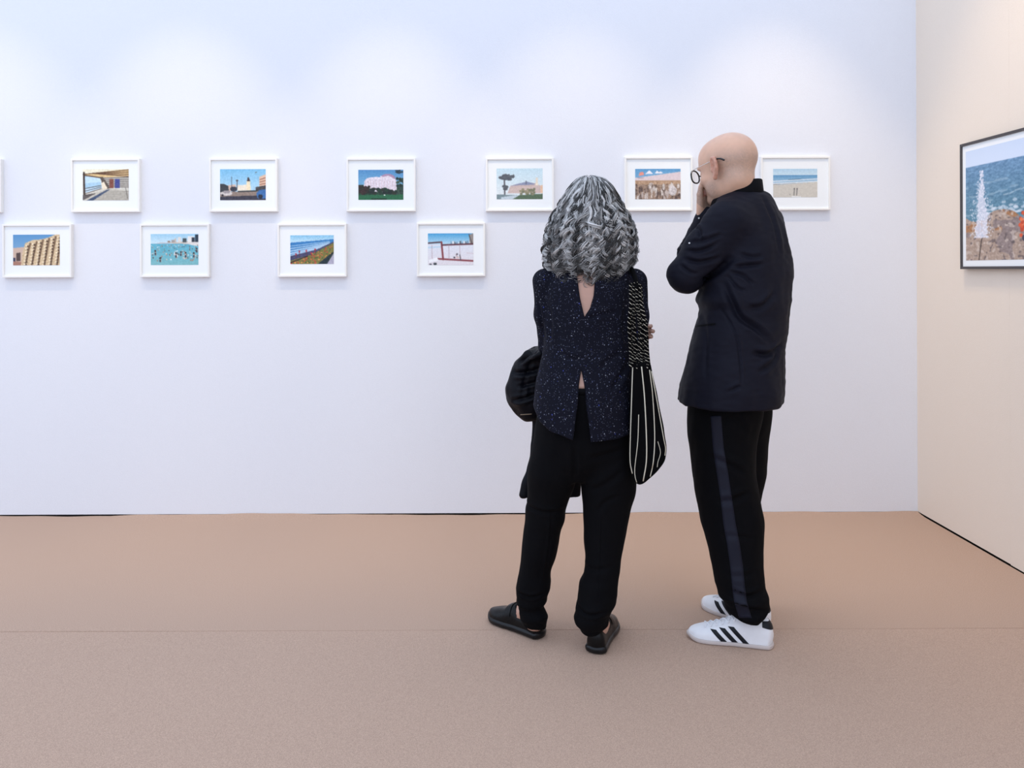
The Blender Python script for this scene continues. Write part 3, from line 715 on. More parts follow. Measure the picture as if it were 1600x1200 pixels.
def hand_sdf(p, ch):
    d = None
    for pts, rad in ch:
        e = chain(p, [tuple(a) + (r,) for a, r in zip(pts, rad)], 0.003)
        d = e if d is None else smin(d, e, 0.0035)
    return d
def skin_paint(V, base):
    n1 = noise(V * 60)[:, None]; n2 = noise(V * 18 + 5)[:, None]
    return np.clip(np.array(base)[None] * (1 + 0.08 * n1 + 0.10 * n2), 0, 1)

# ---------------------------------------------------------------- the man
g1 = math.radians(50)      # torso turned: shoulder axis from +X
g2 = math.radians(66)
MT = rows([(297, 1132, 1203, 2.965, .78, g1), (312, 1117, 1213, 2.965, .66, g1), (330, 1111, 1222, 2.96, .66, g1), (355, 1106, 1233, 2.955, .68, g1), (385, 1102, 1240, 2.95, .70, g1),
           (420, 1100, 1243, 2.945, .72, g1), (450, 1092, 1241, 2.94, .74, g1), (468, 1085, 1240, 2.94, .76, g1), (482, 1091, 1238, 2.935, .77, g1), (492, 1089, 1237, 2.935, .77, g1), (520, 1081, 1232, 2.93, .80, math.radians(54)),
           (545, 1075, 1226, 2.925, .83, math.radians(57)), (580, 1067, 1226, 2.92, .85, math.radians(60)), (610, 1061, 1224, 2.92, .87, g2), (650, 1056, 1219, 2.92, .88, g2)])
HEM = 0.831
M_SH_L = P(1134, 347, 2.83); M_EL_L = P(1071, 430, 2.845); M_HD_L = P(1083, 432, 3.10)
M_SH_R = P(1196, 350, 3.07); M_EL_R = P(1084, 396, 3.13); M_WR_R = P(1103, 338, 3.035)
def man_sleeves(p, e=0.0):
    L = chain(p, [tuple(M_SH_L) + (.074 - e,), tuple((M_SH_L + M_EL_L) / 2) + (.070 - e,), tuple(M_EL_L) + (.062 - e,)], 0.03)
    L = smin(L, chain(p, [tuple(M_EL_L) + (.062 - e,), tuple(M_HD_L) + (.044 - e,)]), 0.015)
    R = chain(p, [tuple(M_SH_R) + (.070 - e,), tuple(M_EL_R) + (.058 - e,)])
    R = smin(R, chain(p, [tuple(M_EL_R) + (.057 - e,), tuple(M_WR_R) + (.038 - e,)]), 0.015)
    return L, R
def man_torso(p, e=0.0): return loft(p, MT, cap=0.05) + e
def man_jacket(p):
    d = man_torso(p)
    L, R = man_sleeves(p)
    d = smin(d, R, 0.03)
    d = smin(d, L, 0.024 + 0.045 * np.clip((p[:, 2] - 1.36) / 0.12, 0, 1))
    d = smax(d, HEM - p[:, 2], 0.006)
    return d
LEG_N = rows([(600, 1078, 1192, 2.90, 1.05, 0), (640, 1076, 1190, 2.90, 1.05, 0), (690, 1077, 1180, 2.895, 1.02, 0), (730, 1080, 1180, 2.885, 1.0, 0), (760, 1084, 1182, 2.875, .98, 0), (785, 1089, 1186, 2.865, .95, 0),
              (810, 1095, 1191, 2.855, .92, 0), (840, 1103, 1191, 2.84, .92, 0), (870, 1110, 1191, 2.83, .92, 0), (900, 1117, 1192, 2.815, .92, 0), (920, 1122, 1195, 2.81, .92, 0), (932, 1126, 1200, 2.80, .92, 0), (942, 1132, 1200, 2.80, .92, 0), (954, 1137, 1206, 2.795, .9, 0), (964, 1142, 1202, 2.79, .86, 0), (976, 1145, 1200, 2.785, .84, 0), (992, 1147, 1198, 2.785, .82, 0)])
LEG_F = rows([(600, 1112, 1208, 3.02, 1.0, 0), (640, 1110, 1205, 3.02, 1.0, 0), (690, 1114, 1199, 3.03, 1.0, 0), (735, 1118, 1196, 3.035, 1.0, 0), (775, 1120, 1187, 3.04, 1.0, 0), (820, 1122, 1180, 3.05, 1.0, 0), (870, 1126, 1177, 3.06, 1.0, 0), (910, 1130, 1176, 3.06, 1.0, 0), (932, 1133, 1180, 3.06, 1.0, 0)])
def man_trousers(p):
    hx = np.array([P(x, 970, 2.72)[0] for x in (1130, 1142, 1152, 1172, 1186, 1195, 1208)]); hz = np.array([P(1170, y, 2.72)[2] for y in (958, 964, 971, 979, 981, 975, 963)])
    n = smax(loft(p, LEG_N, cap=0.012), np.interp(p[:, 0], hx, hz) - p[:, 2], 0.003)
    return smin(n, loft(p, LEG_F, cap=0.012), 0.012)
# head
MH_C = P(1137, 264, 2.955); MH_R = frame_of((-0.62, 0.785), math.radians(9), math.radians(2)); MH_S = 1.05
def man_head(p):
    q = ((p - MH_C) @ MH_R) / MH_S
    return head_sdf(q) * MH_S
MN = P(1150, 318, 2.965)
_mouth = MH_C + MH_R @ np.array((0.100, 0.014, -0.075)) * MH_S
_w = M_WR_R + (M_WR_R - M_EL_R) / np.linalg.norm(M_WR_R - M_EL_R) * 0.035
M_HAND = hand_pts(_mouth + np.array((-0.004, 0.018, -0.075)), (0.04, -0.10, 1.0), (-0.72, 0.70, 0.05), (0.70, 0.72, 0.0), 1.0, (0.12, 0.18, 0.15))
M_HAND_L = hand_pts(M_HD_L, (0.1, 1, 0.15), (-0.5, 0, 0.8), (-0.6, -0.1, 0.6), 1.0, (0.5, 0.5, 0.3))
def man_body(p):
    d = man_head(p)
    nb = MH_C + MH_R @ np.array((-0.035, 0, -0.045))
    d = smin(d, chain(p, [tuple(nb) + (.062,), tuple(P(1147, 300, 2.955)) + (.062,), tuple(MN) + (.072,)]), 0.022)
    d = smin(d, smax(man_torso(p, 0.022), HEM + 0.04 - p[:, 2], 0.01), 0.02)
    L, R = man_sleeves(p, 0.016)
    d = smin(smin(d, L, 0.02), R, 0.02)
    hd = smin(hand_sdf(p, M_HAND), chain(p, [tuple(M_WR_R) + (.026,), tuple(M_HAND[1][0][0]) + (.023,)]), 0.012)
    d = smin(d, hd, 0.004)
    d = smin(d, smin(hand_sdf(p, M_HAND_L), chain(p, [tuple(M_EL_L) + (.03,), tuple(M_HD_L) + (.024,)]), 0.01), 0.004)
    lg = smax(np.minimum(loft(p, LEG_N, cap=0.012), loft(p, LEG_F, cap=0.012)) + 0.018, 0.135 - p[:, 2], 0.01)
    d = smin(d, lg, 0.02)
    return d
MB = np.array((0.90, 2.93, 0.0))
man = empty('person', MB)
tag(man, 'bald man in dark navy jacket, black trousers and white sneakers, hand at his chin', 'person')
def cut_feet(p, d): return d
V, Q = surface(man_body, (0.55, 2.60, 0.08), (1.18, 3.34, 1.88), 0.004)
me_V = V
q = ((V - MH_C) @ MH_R) / MH_S
col = skin_paint(V, (0.67, 0.40, 0.275))
ft = lambda x, a, b: np.clip((x - a) / (b - a), 0, 1)
beard = ft(q[:, 2], -0.028, -0.060) * ft(q[:, 0], -0.005, 0.025) * ft(q[:, 2], -0.17, -0.115) * (np.linalg.norm(q, axis=1) < 0.16)
side = ft(q[:, 2], 0.060, 0.015) * ft(q[:, 0], 0.035, -0.005) * ft(q[:, 2], -0.085, -0.03) * (np.linalg.norm(q, axis=1) < 0.16)
spk = np.clip(0.75 + 0.6 * noise(V * 260), 0.2, 1.2)
col = col * (1 - (0.62 * beard * spk)[:, None]) + np.array((0.20, 0.155, 0.13)) * (0.62 * beard * spk)[:, None]
col = col * (1 - (0.52 * side * spk)[:, None]) + np.array((0.24, 0.20, 0.17)) * (0.52 * side * spk)[:, None]
ear = (np.abs(q[:, 1]) > 0.0815) & (q[:, 0] > -0.055) & (q[:, 0] < 0.010) & (q[:, 2] > -0.05) & (q[:, 2] < 0.032)
col[ear] = col[ear] * np.array((1.05, 0.82, 0.78))
lips = (np.abs(q[:, 2] + 0.067) < 0.011) & (q[:, 0] > 0.088) & (np.abs(q[:, 1]) < 0.026); col[lips] = col[lips] * np.array((0.85, 0.6, 0.6))
o = add('body', V, Q, 'skin', man, MB); paint_attr(o.data, np.clip(col, 0, 1))

V, Q = surface(man_jacket, (0.55, 2.60, 0.80), (1.20, 3.34, 1.66), 0.004)
N = normals(V, Q)
V = wrinkle(V, Q, [((9, 9, 5), 0.008, 1.3), ((20, 20, 10), 0.006, 7.7), ((26, 26, 60), 0.0022, 2.2)])
V = creases(V, Q, [
    ([(1140, 418, 2.8), (1165, 415, 2.8), (1192, 413, 2.8)], .007, 0.0087), ([(1138, 424, 2.8), (1158, 432, 2.8), (1172, 446, 2.8)], .006, 0.0072), ([(1134, 430, 2.8), (1146, 448, 2.8), (1160, 455, 2.8)], .005, 0.0058),
    ([(1126, 436, 2.8), (1136, 466, 2.8), (1150, 495, 2.8), (1175, 512, 2.8), (1200, 535, 2.8)], .010, 0.0145), ([(1160, 480, 2.8), (1185, 478, 2.8), (1210, 455, 2.8)], .010, 0.0087),
    ([(1165, 548, 2.8), (1195, 552, 2.8), (1224, 538, 2.8)], .009, 0.0130), ([(1172, 580, 2.8), (1200, 565, 2.8), (1218, 548, 2.8)], .009, 0.0101), ([(1125, 608, 2.8), (1140, 600, 2.8), (1147, 598, 2.8)], .006, 0.0058),
    ([(1145, 400, 2.8), (1120, 425, 2.8), (1095, 443, 2.8)], .012, 0.0145),
    ([(1072, 392, 2.8), (1092, 392, 2.8), (1118, 381, 2.8)], .006, 0.0087), ([(1078, 380, 2.8), (1100, 375, 2.8), (1125, 366, 2.8)], .006, 0.0072), ([(1066, 404, 2.8), (1090, 410, 2.8), (1125, 402, 2.8)], .007, 0.0087), ([(1085, 345, 2.8), (1092, 362, 2.8), (1090, 378, 2.8)], .006, 0.0072),
    ([(1060, 412, 2.8), (1075, 425, 2.8), (1090, 428, 2.8)], .006, 0.0058), ([(1150, 395, 2.8), (1170, 402, 2.8), (1190, 400, 2.8)], .007, 0.0058),
    ([(1118, 470, 2.8), (1142, 520, 2.8), (1147, 570, 2.8), (1146, 595, 2.8)], .004, 0.0043), ([(1105, 470, 2.8), (1104, 530, 2.8), (1098, 600, 2.8)], .005, 0.0029),
    ([(1200, 300, 2.8), (1216, 350, 2.8), (1222, 400, 2.8)], .008, 0.0043)])
jk = add('jacket', V, Q, 'navy_cloth', man, MB)
JB = bvh_of(V, Q)
# stand collar: tilted band round the neck
def band(c, ax, ay, rx, ry, h0, h1, tilt, th, n=48, flare=0.0, arc=(0, 2 * math.pi), material='black_trim'):
    t = np.linspace(arc[0], arc[1], n); ax = np.array(ax); ay = np.array(ay)
    R = []
    for k, (s, h) in enumerate(((1.0 + flare, h0), (1.0, h1), (1 - th / rx, h1), (1 - th / rx + flare, h0))):
        pts = c + (np.cos(t) * rx * s)[:, None] * ax + (np.sin(t) * ry * s)[:, None] * ay
        pts[:, 2] += h + tilt * np.cos(t); R.append(pts)
    V = np.stack(R, 1).reshape(-1, 3); Q = []
    for i in range(n - 1):
        for k in range(4): Q.append((i * 4 + k, (i + 1) * 4 + k, (i + 1) * 4 + (k + 1) % 4, i * 4 + (k + 1) % 4))
    return V, np.array(Q)
fx = np.array((-0.72, 0.69, 0)); lx = np.array((-0.69, -0.72, 0))
V, Q = band(P(1151, 311, 2.965), -fx, -lx, .093, .086, -0.045, 0.035, 0.034, 0.006, flare=0.10)
add('collar', V, Q, 'black_trim', jk, MB)
# pocket welt
pr = np.stack([spline([P(1083, 509, 2.6), P(1118, 504.5, 2.6)], 10), spline([P(1083, 512, 2.6), P(1118, 507.5, 2.6)], 10)], 0)
def view_dirs(pts):
    d = pts - np.array((0, 0, CAMH)); return d / np.linalg.norm(d, axis=-1)[..., None]
V, Q = ribbon(JB, pr, view_dirs(pr), 0.0025); V, Q = thicken(V, Q, (0, 1, 0), 0.004); add('pocket', V, Q, 'black_trim', jk, MB, smooth=False)
# cuff buttons
for bp, Y in (((1077, 380), 2.6), ((1092, 341), 2.6)):
    s0 = P(*bp, Y); h, nn, _, _ = JB.ray_cast(Vector(s0), Vector(view_dirs(s0)))
    c = np.array(h) if h is not None else P(*bp, 3.0)
    pts = [c + np.array((0, 0.001, 0)), c - np.array((0, 0.003, 0))]; V, Q = tube(pts, .003, 10); add('button', V, Q, 'white_plastic', jk, MB)

V, Q = surface(man_trousers, (0.62, 2.66, 0.05), (1.16, 3.24, 1.0), 0.0042)
V = wrinkle(V, Q, [((10, 10, 6), 0.007, 3.3), ((26, 26, 16), 0.003, 9.1)])
V = wrinkle(V, Q, [((9, 9, 30), 0.012, 4.3), ((16, 16, 50), 0.005, 9.3)], lambda v: np.clip((0.24 - v[:, 2]) / 0.12, 0, 1))
V = creases(V, Q, [([(1145, 930, 2.7), (1170, 938, 2.7), (1203, 932, 2.7)], .007, .008), ([(1140, 952, 2.7), (1165, 955, 2.7), (1208, 962, 2.7)], .006, .006), ([(1118, 722, 2.7), (1150, 735, 2.7), (1178, 752, 2.7)], .010, .006), ([(1130, 668, 2.7), (1155, 660, 2.7), (1180, 690, 2.7)], .012, .005),
    ([(1128, 795, 2.7), (1155, 790, 2.7), (1186, 778, 2.7)], .010, .007), ([(1135, 848, 2.7), (1155, 846, 2.7), (1188, 852, 2.7)], .008, .003), ([(1140, 908, 2.7), (1165, 908, 2.7), (1190, 902, 2.7)], .008, .003)])
tr = add('trousers', V, Q, 'black_cloth', man, MB)
TB = bvh_of(V, Q)
st = [(650, 1110.5, 1127), (700, 1114, 1131), (740, 1120, 1138), (780, 1126, 1144), (820, 1130.5, 1150), (850, 1136, 1156), (885, 1141, 1161), (915, 1144, 1164), (940, 1147, 1167), (966, 1155, 1175)]
yy = np.linspace(650, 966, 90); l_ = np.interp(yy, [s[0] for s in st], [s[1] for s in st]); r_ = np.interp(yy, [s[0] for s in st], [s[2] for s in st])
pr = np.array([[P(l + (r - l) * k / 5, y, 2.5) for k in range(6)] for y, l, r in zip(yy, l_, r_)])
V, Q = ribbon(TB, pr, view_dirs(pr), 0.0016); V, Q = thicken(V, Q, (0, 1, 0), 0.002); tag(add('side_stripe', V, Q, 'stripe_cloth', tr, MB), 'satin navy stripe down the outer seam')

# shoes ------------------------------------------------------------
def xf(V, org, d, base=None):
    d = np.array((d[0], d[1], 0.0)); d /= np.linalg.norm(d); l = np.array((-d[1], d[0], 0))
    return np.asarray(V)[:, :1] * d + np.asarray(V)[:, 1:2] * l + np.asarray(V)[:, 2:] * np.array((0, 0, 1.0)) + np.array(org)
def shoe_solids(L, wk, hk, sole_t, flare):
    """wk: (u, half width, centre offset) ; hk: (u, top height), u = fraction of length from heel"""
    W = pchip_table(wk, 120); H = pchip_table(hk, 120)
    def upper(p):
        u = p[:, 0] / L; w = np.interp(u, W[0], W[1]); c = np.interp(u, W[0], W[2]); h = np.interp(u, H[0], H[1]) - sole_t * 0.7
        y = np.abs(p[:, 1] - c) / w; z = np.maximum(p[:, 2] - sole_t * 0.7, 0) / h
        rho = (y ** 2.5 + z ** 2.2) ** (1 / 2.35) + 1e-6
        d = (rho - 1) * np.minimum(w, h) * 0.8
        d = smax(d, sole_t * 0.5 - p[:, 2], 0.002)
        e = np.hypot(np.maximum(p[:, 0] - L * 0.86, 0) / (L * 0.14), np.abs(p[:, 1] - c) / (w + 0.004)); d = smax(d, (e - 1) * 0.03, 0.008)
        return smax(d, -p[:, 0] - 0.0 + 0.011 * ((p[:, 2] - 0.042) / 0.045) ** 2 + 14 * p[:, 1] ** 2 - 0.004, 0.006)
    def sole(p):
        u = p[:, 0] / L; w = np.interp(u, W[0], W[1]) + flare; c = np.interp(u, W[0], W[2])
        d = np.abs(p[:, 1] - c) - w
        e = np.hypot(np.maximum(p[:, 0] - L * 0.84, 0) / (L * 0.16 + flare), np.abs(p[:, 1] - c) / (w + 0.004)); d = smax(d, (e - 1) * 0.03, 0.008)
        d = smax(d, -p[:, 0] - flare + 11 * p[:, 1] ** 2, 0.006)
        toe = 0.010 * np.clip((u - 0.85) / 0.15, 0, 1) ** 2
        return smax(d, np.abs(p[:, 2] - sole_t / 2 - toe) - sole_t / 2, 0.004 if sole_t < 0.02 else 0.014)
    return upper, sole
SN_W = [(-0.02, .034, 0), (.06, .036, 0), (.2, .036, 0), (.42, .036, -.001), (.6, .043, -.003), (.74, .047, -.004), (.88, .041, -.003), (1.0, .026, -.001)]
SN_H = [(-0.02, .088), (.05, .094), (.14, .098), (.28, .100), (.40, .096), (.5, .083), (.62, .067), (.75, .055), (.88, .046), (1.0, .032)]
SNL = 0.286
def sneaker(org, d, mirror):
    up, so = shoe_solids(SNL, SN_W, SN_H, 0.014, 0.0055)
    sg = -1.0 if mirror else 1.0
    def place(V): 
        V = np.asarray(V, float).copy(); V[:, 1] *= sg; return xf(V, org, d)
    fl = (lambda Q: Q[:, ::-1]) if mirror else (lambda Q: Q)
    V, Q = surface(up, (-0.02, -0.07, 0), (SNL + 0.02, 0.07, 0.13), 0.0028)
    V = V + normals(V, Q) * (0.0012 * noise(V * 45))[:, None]
    B = bvh_of(V, Q)
    s = add('sneaker', place(V), fl(Q), 'leather_white', man, MB); 
    V, Q = surface(so, (-0.03, -0.07, -0.008), (SNL + 0.03, 0.07, 0.04), 0.003); add('sole', place(V), fl(Q), 'sole_white', s, MB)
    for side in (1, -1):
        for (ut, ub, zt) in ((.200, .163, .049), (.170, .126, .057), (.140, .089, .064)):
            g = np.zeros((12, 4, 3))
            for i in range(12):
                t = i / 11; u = ut + (ub - ut) * t; z = zt + (0.013 - zt) * t
                for j in range(4): g[i, j] = (u + (j / 3 - 0.5) * 0.020, side * 0.12, z)
            V, Q = ribbon(B, g, np.array((0, -side, 0.0)), 0.0014); V, Q = thicken(V, Q, (0, -side, 0), 0.0018); add('stripe', place(V), Q, 'shoe_black', s, MB)
    g = np.zeros((7, 22, 3)); dv = np.zeros((7, 22, 3))
    for i in range(7):
        for j in range(22):
            a = math.radians(-95 + 190 * j / 21); z = 0.091 - (0.030 - 0.012 * abs(j / 10.5 - 1)) * i / 6
            dv[i, j] = (math.cos(a), math.sin(a), 0); g[i, j] = np.array((0.033, 0, z)) - dv[i, j] * 0.12
    V, Q = ribbon(B, g, dv, 0.0016); add('heel_tab', place(V), Q, 'shoe_black', s, MB)
    tong = []
    for k in range(6):
        u = 0.118 + 0.020 * k
        for sd in (1, -1):
            pts = []
            for t in np.linspace(-1, 1, 9):
                x = u + 0.010 * t * sd; hit, _, _, _ = B.ray_cast(Vector((x, t * 0.021, 0.2)), Vector((0, 0, -1)))
                pts.append((x, t * 0.021, (hit.z if hit else 0.08) + 0.0022))
            tong.append(tube(pts, 0.0028, 6))
    for sd in (1, -1):
        tong.append(tube(spline([(0.118, 0.004 * sd, 0.103), (0.108, 0.018 * sd, 0.112), (0.128, 0.027 * sd, 0.104), (0.130, 0.010 * sd, 0.098)], 14), 0.002, 6))
    V, Q = merge(tong); add('lace', place(V), fl(Q), 'lace_white', s, MB)
    g = np.zeros((12, 9, 3))
    for i in range(12):
        for j in range(9): g[i, j] = (0.105 + 0.135 * i / 11, (j / 8 - 0.5) * (0.05 - 0.014 * i / 11), 0.2)
    V, Q = ribbon(B, g, np.array((0, 0, -1.0)), 0.0008); add('eyestay', place(V), fl(Q[:, ::-1]), 'leather_white', s, MB)
hl = floorP(1210, 1013.5); tl = floorP(1079, 1005)
sneaker(hl + np.array((0, 0.02, 0)), (tl - hl)[:2] + np.array((0, 0.03)), False)
toe = floorP(1107, 951); dd = np.array((-0.62, 0.785)); sneaker((toe[0] - dd[0] * 0.275, toe[1] - dd[1] * 0.275 + 0.035, 0), dd, True)

# glasses ------------------------------------------------------------
def hw(q): return MH_C + MH_R @ (np.asarray(q) * MH_S)
gl = None
rims = []
t = np.linspace(0, 2 * math.pi, 40, endpoint=False)
for sd in (1, -1):
    c = np.array((0.116, 0.034 * sd, -0.004)); rx, rz = 0.0255, 0.0225
    sx = np.sign(np.cos(t)) * np.abs(np.cos(t)) ** 0.85; sz = np.sign(np.sin(t)) * np.abs(np.sin(t)) ** 0.85
    loop = np.stack([c[0] - 0.004 * sx * sd * 0 - 0.10 * (np.abs(c[1] + rx * sx) - 0.03) * 0.9, c[1] + rx * sx, c[2] + rz * sz * (1 + 0.08 * sx * sd)], 1)
    rims.append(loop)
parts_r = [tube([hw(p) for p in L], 0.0030, 8, closed=True) for L in rims]
parts_r.append(tube([hw(p) for p in spline([(0.119, -0.009, 0.002), (0.123, 0, 0.006), (0.119, 0.009, 0.002)], 10)], 0.0022, 8))
V, Q = merge(parts_r); gl = add('eyeglasses', V, Q, 'glasses_black', man, MB); gl['label'] = 'round black-rimmed eyeglasses with thin silver temples'
for L in rims:
    c = L.mean(0); V = np.vstack([[hw(c)], [hw(p) for p in L]]); n = len(L)
    Q = np.array([(0, 1 + 2 * i, 1 + (2 * i + 1) % n, 1 + (2 * i + 2) % n) for i in range(n // 2)])
    fwd = MH_R[:, 0]; V, Q = thicken(V, Q, -fwd, 0.0015); add('lens', V, Q, 'lens', gl, MB, smooth=False)
for sd in (1, -1):
    pts = spline([(0.112, 0.060 * sd, 0.006), (0.095, 0.074 * sd, 0.010), (0.05, 0.084 * sd, 0.014), (0.0, 0.0875 * sd, 0.019), (-0.012, 0.088 * sd, 0.021)], 26)
    V, Q = tube([hw(p) for p in pts], 0.0013, 8); add('temple', V, Q, 'glasses_silver', gl, MB)
    pts = spline([(-0.012, 0.088 * sd, 0.021), (-0.034, 0.0885 * sd, 0.018), (-0.050, 0.0865 * sd, 0.008)], 12)
    V, Q = tube([hw(p) for p in pts], 0.0032, 8); add('temple_tip', V, Q, 'glasses_black', gl, MB)

# ---------------------------------------------------------------- the woman
WYC = 2.80
WT = rows([(398, 893, 947, 2.815, .95, 0), (408, 880, 961, 2.815, .80, 0), (418, 866, 976, 2.812, .70, 0), (432, 854, 987, 2.81, .66, 0), (455, 850, 992, 2.805, .66, 0), (490, 851, 991, 2.80, .68, 0), (530, 850, 990, 2.80, .72, 0), (570, 843, 991, 2.80, .76, 0),
           (610, 835, 994, 2.80, .83, 0), (640, 831, 996, 2.80, .86, 0), (700, 828, 997, 2.80, .88, 0)])
W_SH_L = P(853, 440, 2.81); W_EL_L = P(858, 541, 2.86); W_HD_L = P(981, 523, 2.985)
W_SH_R = P(990, 440, 2.81); W_EL_R = P(990, 545, 2.84); W_HD_R = P(880, 560, 3.03)
def w_sleeves(p, e=0.0):
    L = chain(p, [tuple(W_SH_L) + (.047 - e,), tuple((W_SH_L + W_EL_L) / 2 + np.array((-.003, -.01, 0))) + (.043 - e,), tuple(W_EL_L) + (.040 - e,)], 0.02)
    L = smin(L, chain(p, [tuple(W_EL_L) + (.040 - e,), tuple(P(960, 545, 3.0)) + (.034 - e,), tuple(W_HD_L - np.array((0.05, 0.0, 0.0))) + (.030 - e,)], 0.01), 0.012)
    R = chain(p, [tuple(W_SH_R) + (.047 - e,), tuple((W_SH_R + W_EL_R) / 2 + np.array((.003, -.01, 0))) + (.044 - e,), tuple(W_EL_R) + (.041 - e,)], 0.02)
    R = smin(R, chain(p, [tuple(W_EL_R) + (.041 - e,), tuple(W_HD_R) + (.032 - e,)]), 0.012)
    return L, R
def poly2(p, pts, Y):
    """signed distance in x,z to a polygon given in frame pixels at depth Y"""
    pp = np.array([P(a, b, Y)[[0, 2]] for a, b in pts]); X = p[:, [0, 2]]; n = len(pp)
    d = np.full(len(X), 9.0); s = np.ones(len(X))
    for i in range(n):
        a, b = pp[i], pp[(i + 1) % n]; e = b - a; w = X - a
        t = np.clip(w @ e / (e @ e), 0, 1); d = np.minimum(d, np.linalg.norm(w - t[:, None] * e, axis=1))
        c = ((a[1] > X[:, 1]) != (b[1] > X[:, 1])) & (X[:, 0] < (b[0] - a[0]) * (X[:, 1] - a[1]) / (b[1] - a[1] + 1e-12) + a[0]); s = np.where(c, -s, s)
    return d * s
KEY = [(903, 425), (905, 445), (907, 466), (913.5, 497), (922, 482), (928, 462), (930, 440), (929, 425)]
SLIT = [(908.5, 576), (904, 600), (899.5, 640), (893, 690), (892, 715), (923, 715), (921, 690), (917, 640), (913, 600)]
def w_blouse(p):
    d = loft(p, WT, cap=0.04)
    L, R = w_sleeves(p)
    d = smin(d, L, 0.010); d = smin(d, R, 0.012)
    back = p[:, 1] - 2.80
    hx = np.array([P(x, 600, 2.70)[0] for x in (828, 833, 845, 860, 893, 920, 960, 985, 1000)]); hz = np.array([P(900, y, 2.70)[2] for y in (628, 640, 661, 673, 683.5, 685, 683.5, 677, 668)])
    d = smax(d, np.interp(p[:, 0], hx, hz) - p[:, 2], 0.004)
    cut = np.minimum(poly2(p, KEY, 2.70), poly2(p, SLIT, 2.68))
    d = smax(d, -np.maximum(cut, back), 0.003)
    return d
W_LL = rows([(596, 842, 925, 2.80, 1.10, 0), (625, 843, 922, 2.80, 1.14, 0), (660, 838, 918, 2.80, 1.16, 0), (700, 831, 912, 2.80, 1.12, 0), (735, 825, 904, 2.80, 1.1, 0), (760, 824, 897, 2.81, 1.08, 0), (782, 823, 888, 2.815, 1.08, 0), (797, 820.5, 884, 2.82, 1.06, 0), (808, 820.5, 883, 2.82, 1.05, 0), (828, 818.5, 877, 2.825, 1.05, 0), (862, 815, 870, 2.83, 1.05, 0), (893, 811, 861, 2.84, 1.05, 0), (912, 807, 860, 2.845, 1.05, 0), (938, 806, 855, 2.85, 1.02, 0), (948, 810, 850, 2.85, 1.0, 0), (960, 810, 856, 2.85, 1.05, 0), (973, 814, 855, 2.85, 1.0, 0), (988, 822, 851, 2.85, 1.0, 0)])
W_RL = rows([(596, 893, 976, 2.80, 1.10, 0), (625, 897, 983, 2.80, 1.14, 0), (660, 900, 990, 2.80, 1.16, 0), (700, 904, 993, 2.80, 1.10, 0), (735, 906, 994, 2.79, 1.05, 0), (762, 908, 993, 2.785, 1.0, 0), (797, 911, 985, 2.775, .98, 0), (840, 913.5, 976, 2.765, .98, 0), (880, 914.5, 970, 2.755, 1.0, 0), (896, 913, 967.5, 2.75, 1.02, 0), (912, 905, 965, 2.75, 1.02, 0), (942, 901, 962, 2.745, 1.02, 0), (958, 898, 955, 2.74, 1.02, 0), (970, 898, 951, 2.74, 1.0, 0), (988, 909, 938, 2.74, 1.0, 0)])
W_PV = rows([(606, 843, 983, 2.80, .835, 0), (640, 842, 986, 2.80, .82, 0), (680, 838, 989, 2.80, .78, 0), (715, 838, 984, 2.80, .70, 0), (745, 850, 970, 2.80, .55, 0)])
def w_trousers(p): return smin(smin(loft(p, W_LL, cap=0.010), loft(p, W_RL, cap=0.010), 0.02), loft(p, W_PV, cap=0.008), 0.015)
WH_C = P(918, 341, 2.845); WH_R = frame_of((0.06, 1.0), math.radians(3)); WH_S = 0.92
WHAND_L = hand_pts(W_HD_L + np.array((-0.035, 0.0, 0.0)), (1.0, -0.12, 0.05), (0.15, 1.0, 0.0), (0, 0.05, 1.0), 0.92, (0.35, 0.75, 0.6))
WHAND_R = hand_pts(W_HD_R, (-1.0, 0.2, -0.1), (0.1, 1.0, 0.0), (0, 0.1, 1.0), 0.92, (0.4, 0.5, 0.4))
LF_H, LF_D = np.array((0.172, 2.85, 0)), np.array((-0.75, 0.66))
RF_H, RF_D = np.array((0.345, 2.728, 0)), np.array((0.36, 0.93))
def w_body(p):
    d = head_sdf(((p - WH_C) @ WH_R) / WH_S) * WH_S
    d = smin(d, chain(p, [tuple(WH_C + np.array((0, -0.02, -0.06))) + (.05,), tuple(P(920, 405, 2.815)) + (.052,)]), 0.03)
    d = smin(d, loft(p, WT, cap=0.04) + 0.012 + 0.03 * np.clip((0.925 - p[:, 2]) / 0.05, 0, 1), 0.02)
    L, R = w_sleeves(p, 0.010); d = smin(smin(d, L, 0.01), R, 0.01)
    d = smin(d, hand_sdf(p, WHAND_L), 0.006); d = smin(d, hand_sdf(p, WHAND_R), 0.006)
    d = smax(d, P(900, 640, 2.8)[2] - p[:, 2], 0.02)
    d = smin(d, smin(loft(p, W_LL, cap=0.01), loft(p, W_RL, cap=0.01), 0.02) + 0.012, 0.01)
    for (h, dr) in ((LF_H, LF_D), (RF_H, RF_D)):
        u = np.array((dr[0], dr[1], 0)) / np.linalg.norm(dr)
        d = smin(d, chain(p, [tuple(h + u * 0.055 + np.array((0, 0, 0.15))) + (.036,), tuple(h + u * 0.055 + np.array((0, 0, 0.075))) + (.033,), tuple(h + u * 0.13 + np.array((0, 0, 0.052))) + (.026,), tuple(h + u * 0.20 + np.array((0, 0, 0.04))) + (.016,)], 0.01), 0.012)
    return d
WB = np.array((0.33, 2.80, 0.0))
wom = empty('person', WB)
tag(wom, 'woman with curly grey hair in dark speckled blouse and black trousers, arms folded', 'person')
V, Q = surface(w_body, (0.08, 2.60, 0.02), (0.62, 3.12, 1.68), 0.0048)
col = skin_paint(V, (0.50, 0.29, 0.215)); q = ((V - WH_C) @ WH_R) / WH_S
